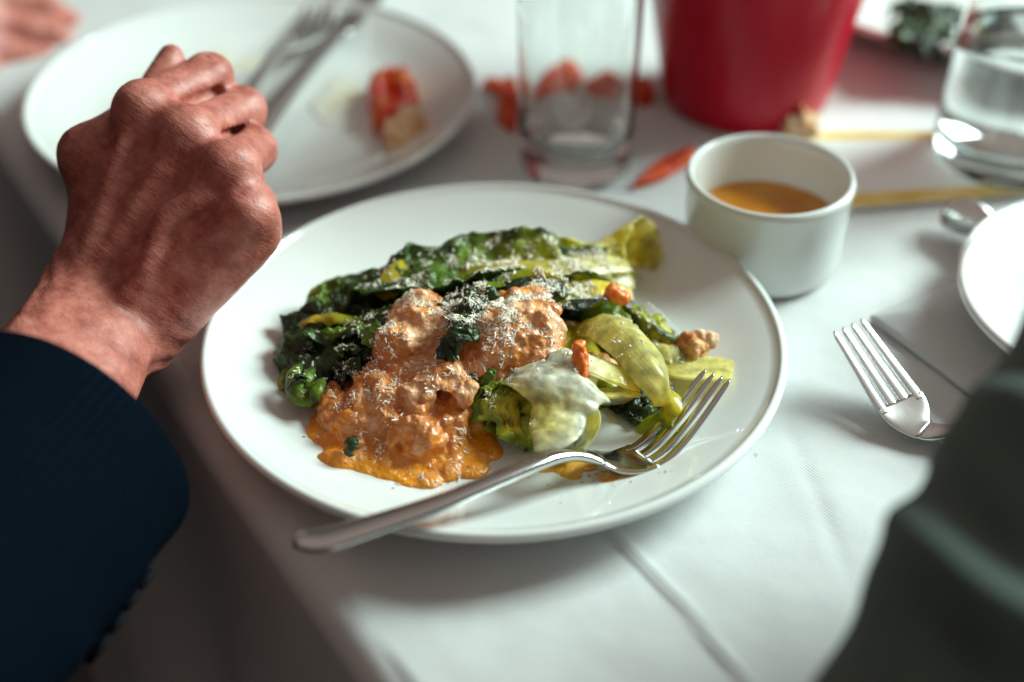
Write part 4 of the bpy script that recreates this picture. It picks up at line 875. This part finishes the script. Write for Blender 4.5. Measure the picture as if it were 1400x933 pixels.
def far_hand():
    # relaxed hand of another diner at the far left corner of the table
    K = D(92, 66, .96); ax = nrm(np.array([.94, .22, -.25])); ac = nrm(np.array([.05, -.75, -.66])); ac = nrm(ac - ax * (ac @ ax)); nm = np.cross(ac, ax); nm = nm if nm[2] > 0 else -nm
    k0 = K - ax * .055; s = Sculpt(k0 - .16, k0 + .14, .0024); wr = k0 - ax * .09
    s.cone(wr - ax * .05 - ac * .01, wr - ac * .01, .024, .022, k=.012); s.cone(wr - ax * .05 + ac * .01, wr + ac * .01, .024, .022, k=.012)
    for j, (o, l, r) in enumerate([(-.030, .040, .0095), (-.010, .046, .010), (.010, .042, .0098), (.029, .034, .0085)]):
        m_ = k0 + ac * o; s.cone(wr + ac * o * .6, m_, .018, .0135, k=.012)
        a = m_ + ax * l - nm * .006; b = a + (ax * .6 - nm * .8) * l * .62; c = b + (-ax * .1 - nm * 1) * l * .5
        s.cone(m_, a, r * 1.12, r, k=.004); s.cone(a, b, r, r * .92, k=.003); s.cone(b, c, r * .92, r * .75, k=.003)
    t0 = wr - ac * .028 + ax * .03 - nm * .008; t1 = t0 + (ax * .8 - ac * .5 - nm * .3) * .04; t2 = t1 + (ax * .95 - nm * .35) * .032; s.cone(t0, t1, .016, .0125, k=.012); s.cone(t1, t2, .0115, .0085, k=.004)
    V, F = s.mesh(); V = smooth_verts(V, F, 2); fr_ = arm_frame(V, wr, k0, ac)
    tag(mesh_obj('person', V, F, M_skin, col=fr_), 'person with a relaxed bare hand beyond the emptied plate', 'person')
far_hand()

def green_person():
    root = thing('person', 'person in a rumpled dark green sleeve leaning beside the stacked forks', 'person', (.30, -.30, 0))
    c = [D(1735, 310, .50), D(1625, 480, .47), D(1525, 660, .45), D(1435, 815, .435), D(1372, 960, .425), D(1325, 1140, .415), D(1290, 1300, .40)]
    S = spline(c, 150); n = len(S); T = nrm(np.gradient(S, axis=0)); vd = nrm(np.array([ray(1400, 750)] * n)); A = nrm(np.cross(vd, T)); B = np.cross(T, A)
    m = 120; a = np.linspace(0, 2 * math.pi, m, endpoint=False); f = np.linspace(0, 1, n); r = .0545
    V = (S[:, None] + A[:, None] * (r * np.cos(a))[None, :, None] + B[:, None] * (r * np.sin(a))[None, :, None]).reshape(-1, 3); Nn = nrm(V - np.repeat(S, m, 0))
    u = np.repeat(f, m) * .30; q = np.tile(a, n); sk = u + .018 * np.sin(q + .6) + .010 * fbm(V, 16, 3, 2)
    fc = .15 + .85 * np.abs(np.sin(q)); fold = (.0075 * np.sin(sk * 120 + 1.2 * fbm(V, 14, 5, 2)) + .0035 * np.sin(sk * 215 + 1.5 + np.cos(q) * 3)) * fc + fbm(V, 14, 15, 2) * .003 * fc
    V = V + Nn * (fold - .004)[:, None]; uv = np.stack([u, q * .05], 1)
    F = grid_faces(n, m, True); Vi = V - Nn * .003; k = n * m; F2 = [tuple(k + i for i in g[::-1]) for g in F]
    rim = [(j, k + j, k + (j + 1) % m, (j + 1) % m) for j in range(m)] + [((n - 1) * m + j, (n - 1) * m + (j + 1) % m, k + (n - 1) * m + (j + 1) % m, k + (n - 1) * m + j) for j in range(m)]
    o = mesh_obj('sleeve', np.vstack([V, Vi]), F + F2 + rim, M_green, root, uv=np.vstack([uv, uv])); o['label'] = 'rumpled dark green cotton sleeve'
    V2 = (S[:, None] + A[:, None] * (.040 * np.cos(a))[None, :, None] + B[:, None] * (.040 * np.sin(a))[None, :, None]).reshape(-1, 3)
    F3 = grid_faces(n, m, True) + [tuple(range(m - 1, -1, -1)), tuple((n - 1) * m + j for j in range(m))]
    mesh_obj('arm', V2, F3, M_skin, root, col=V2)
green_person()
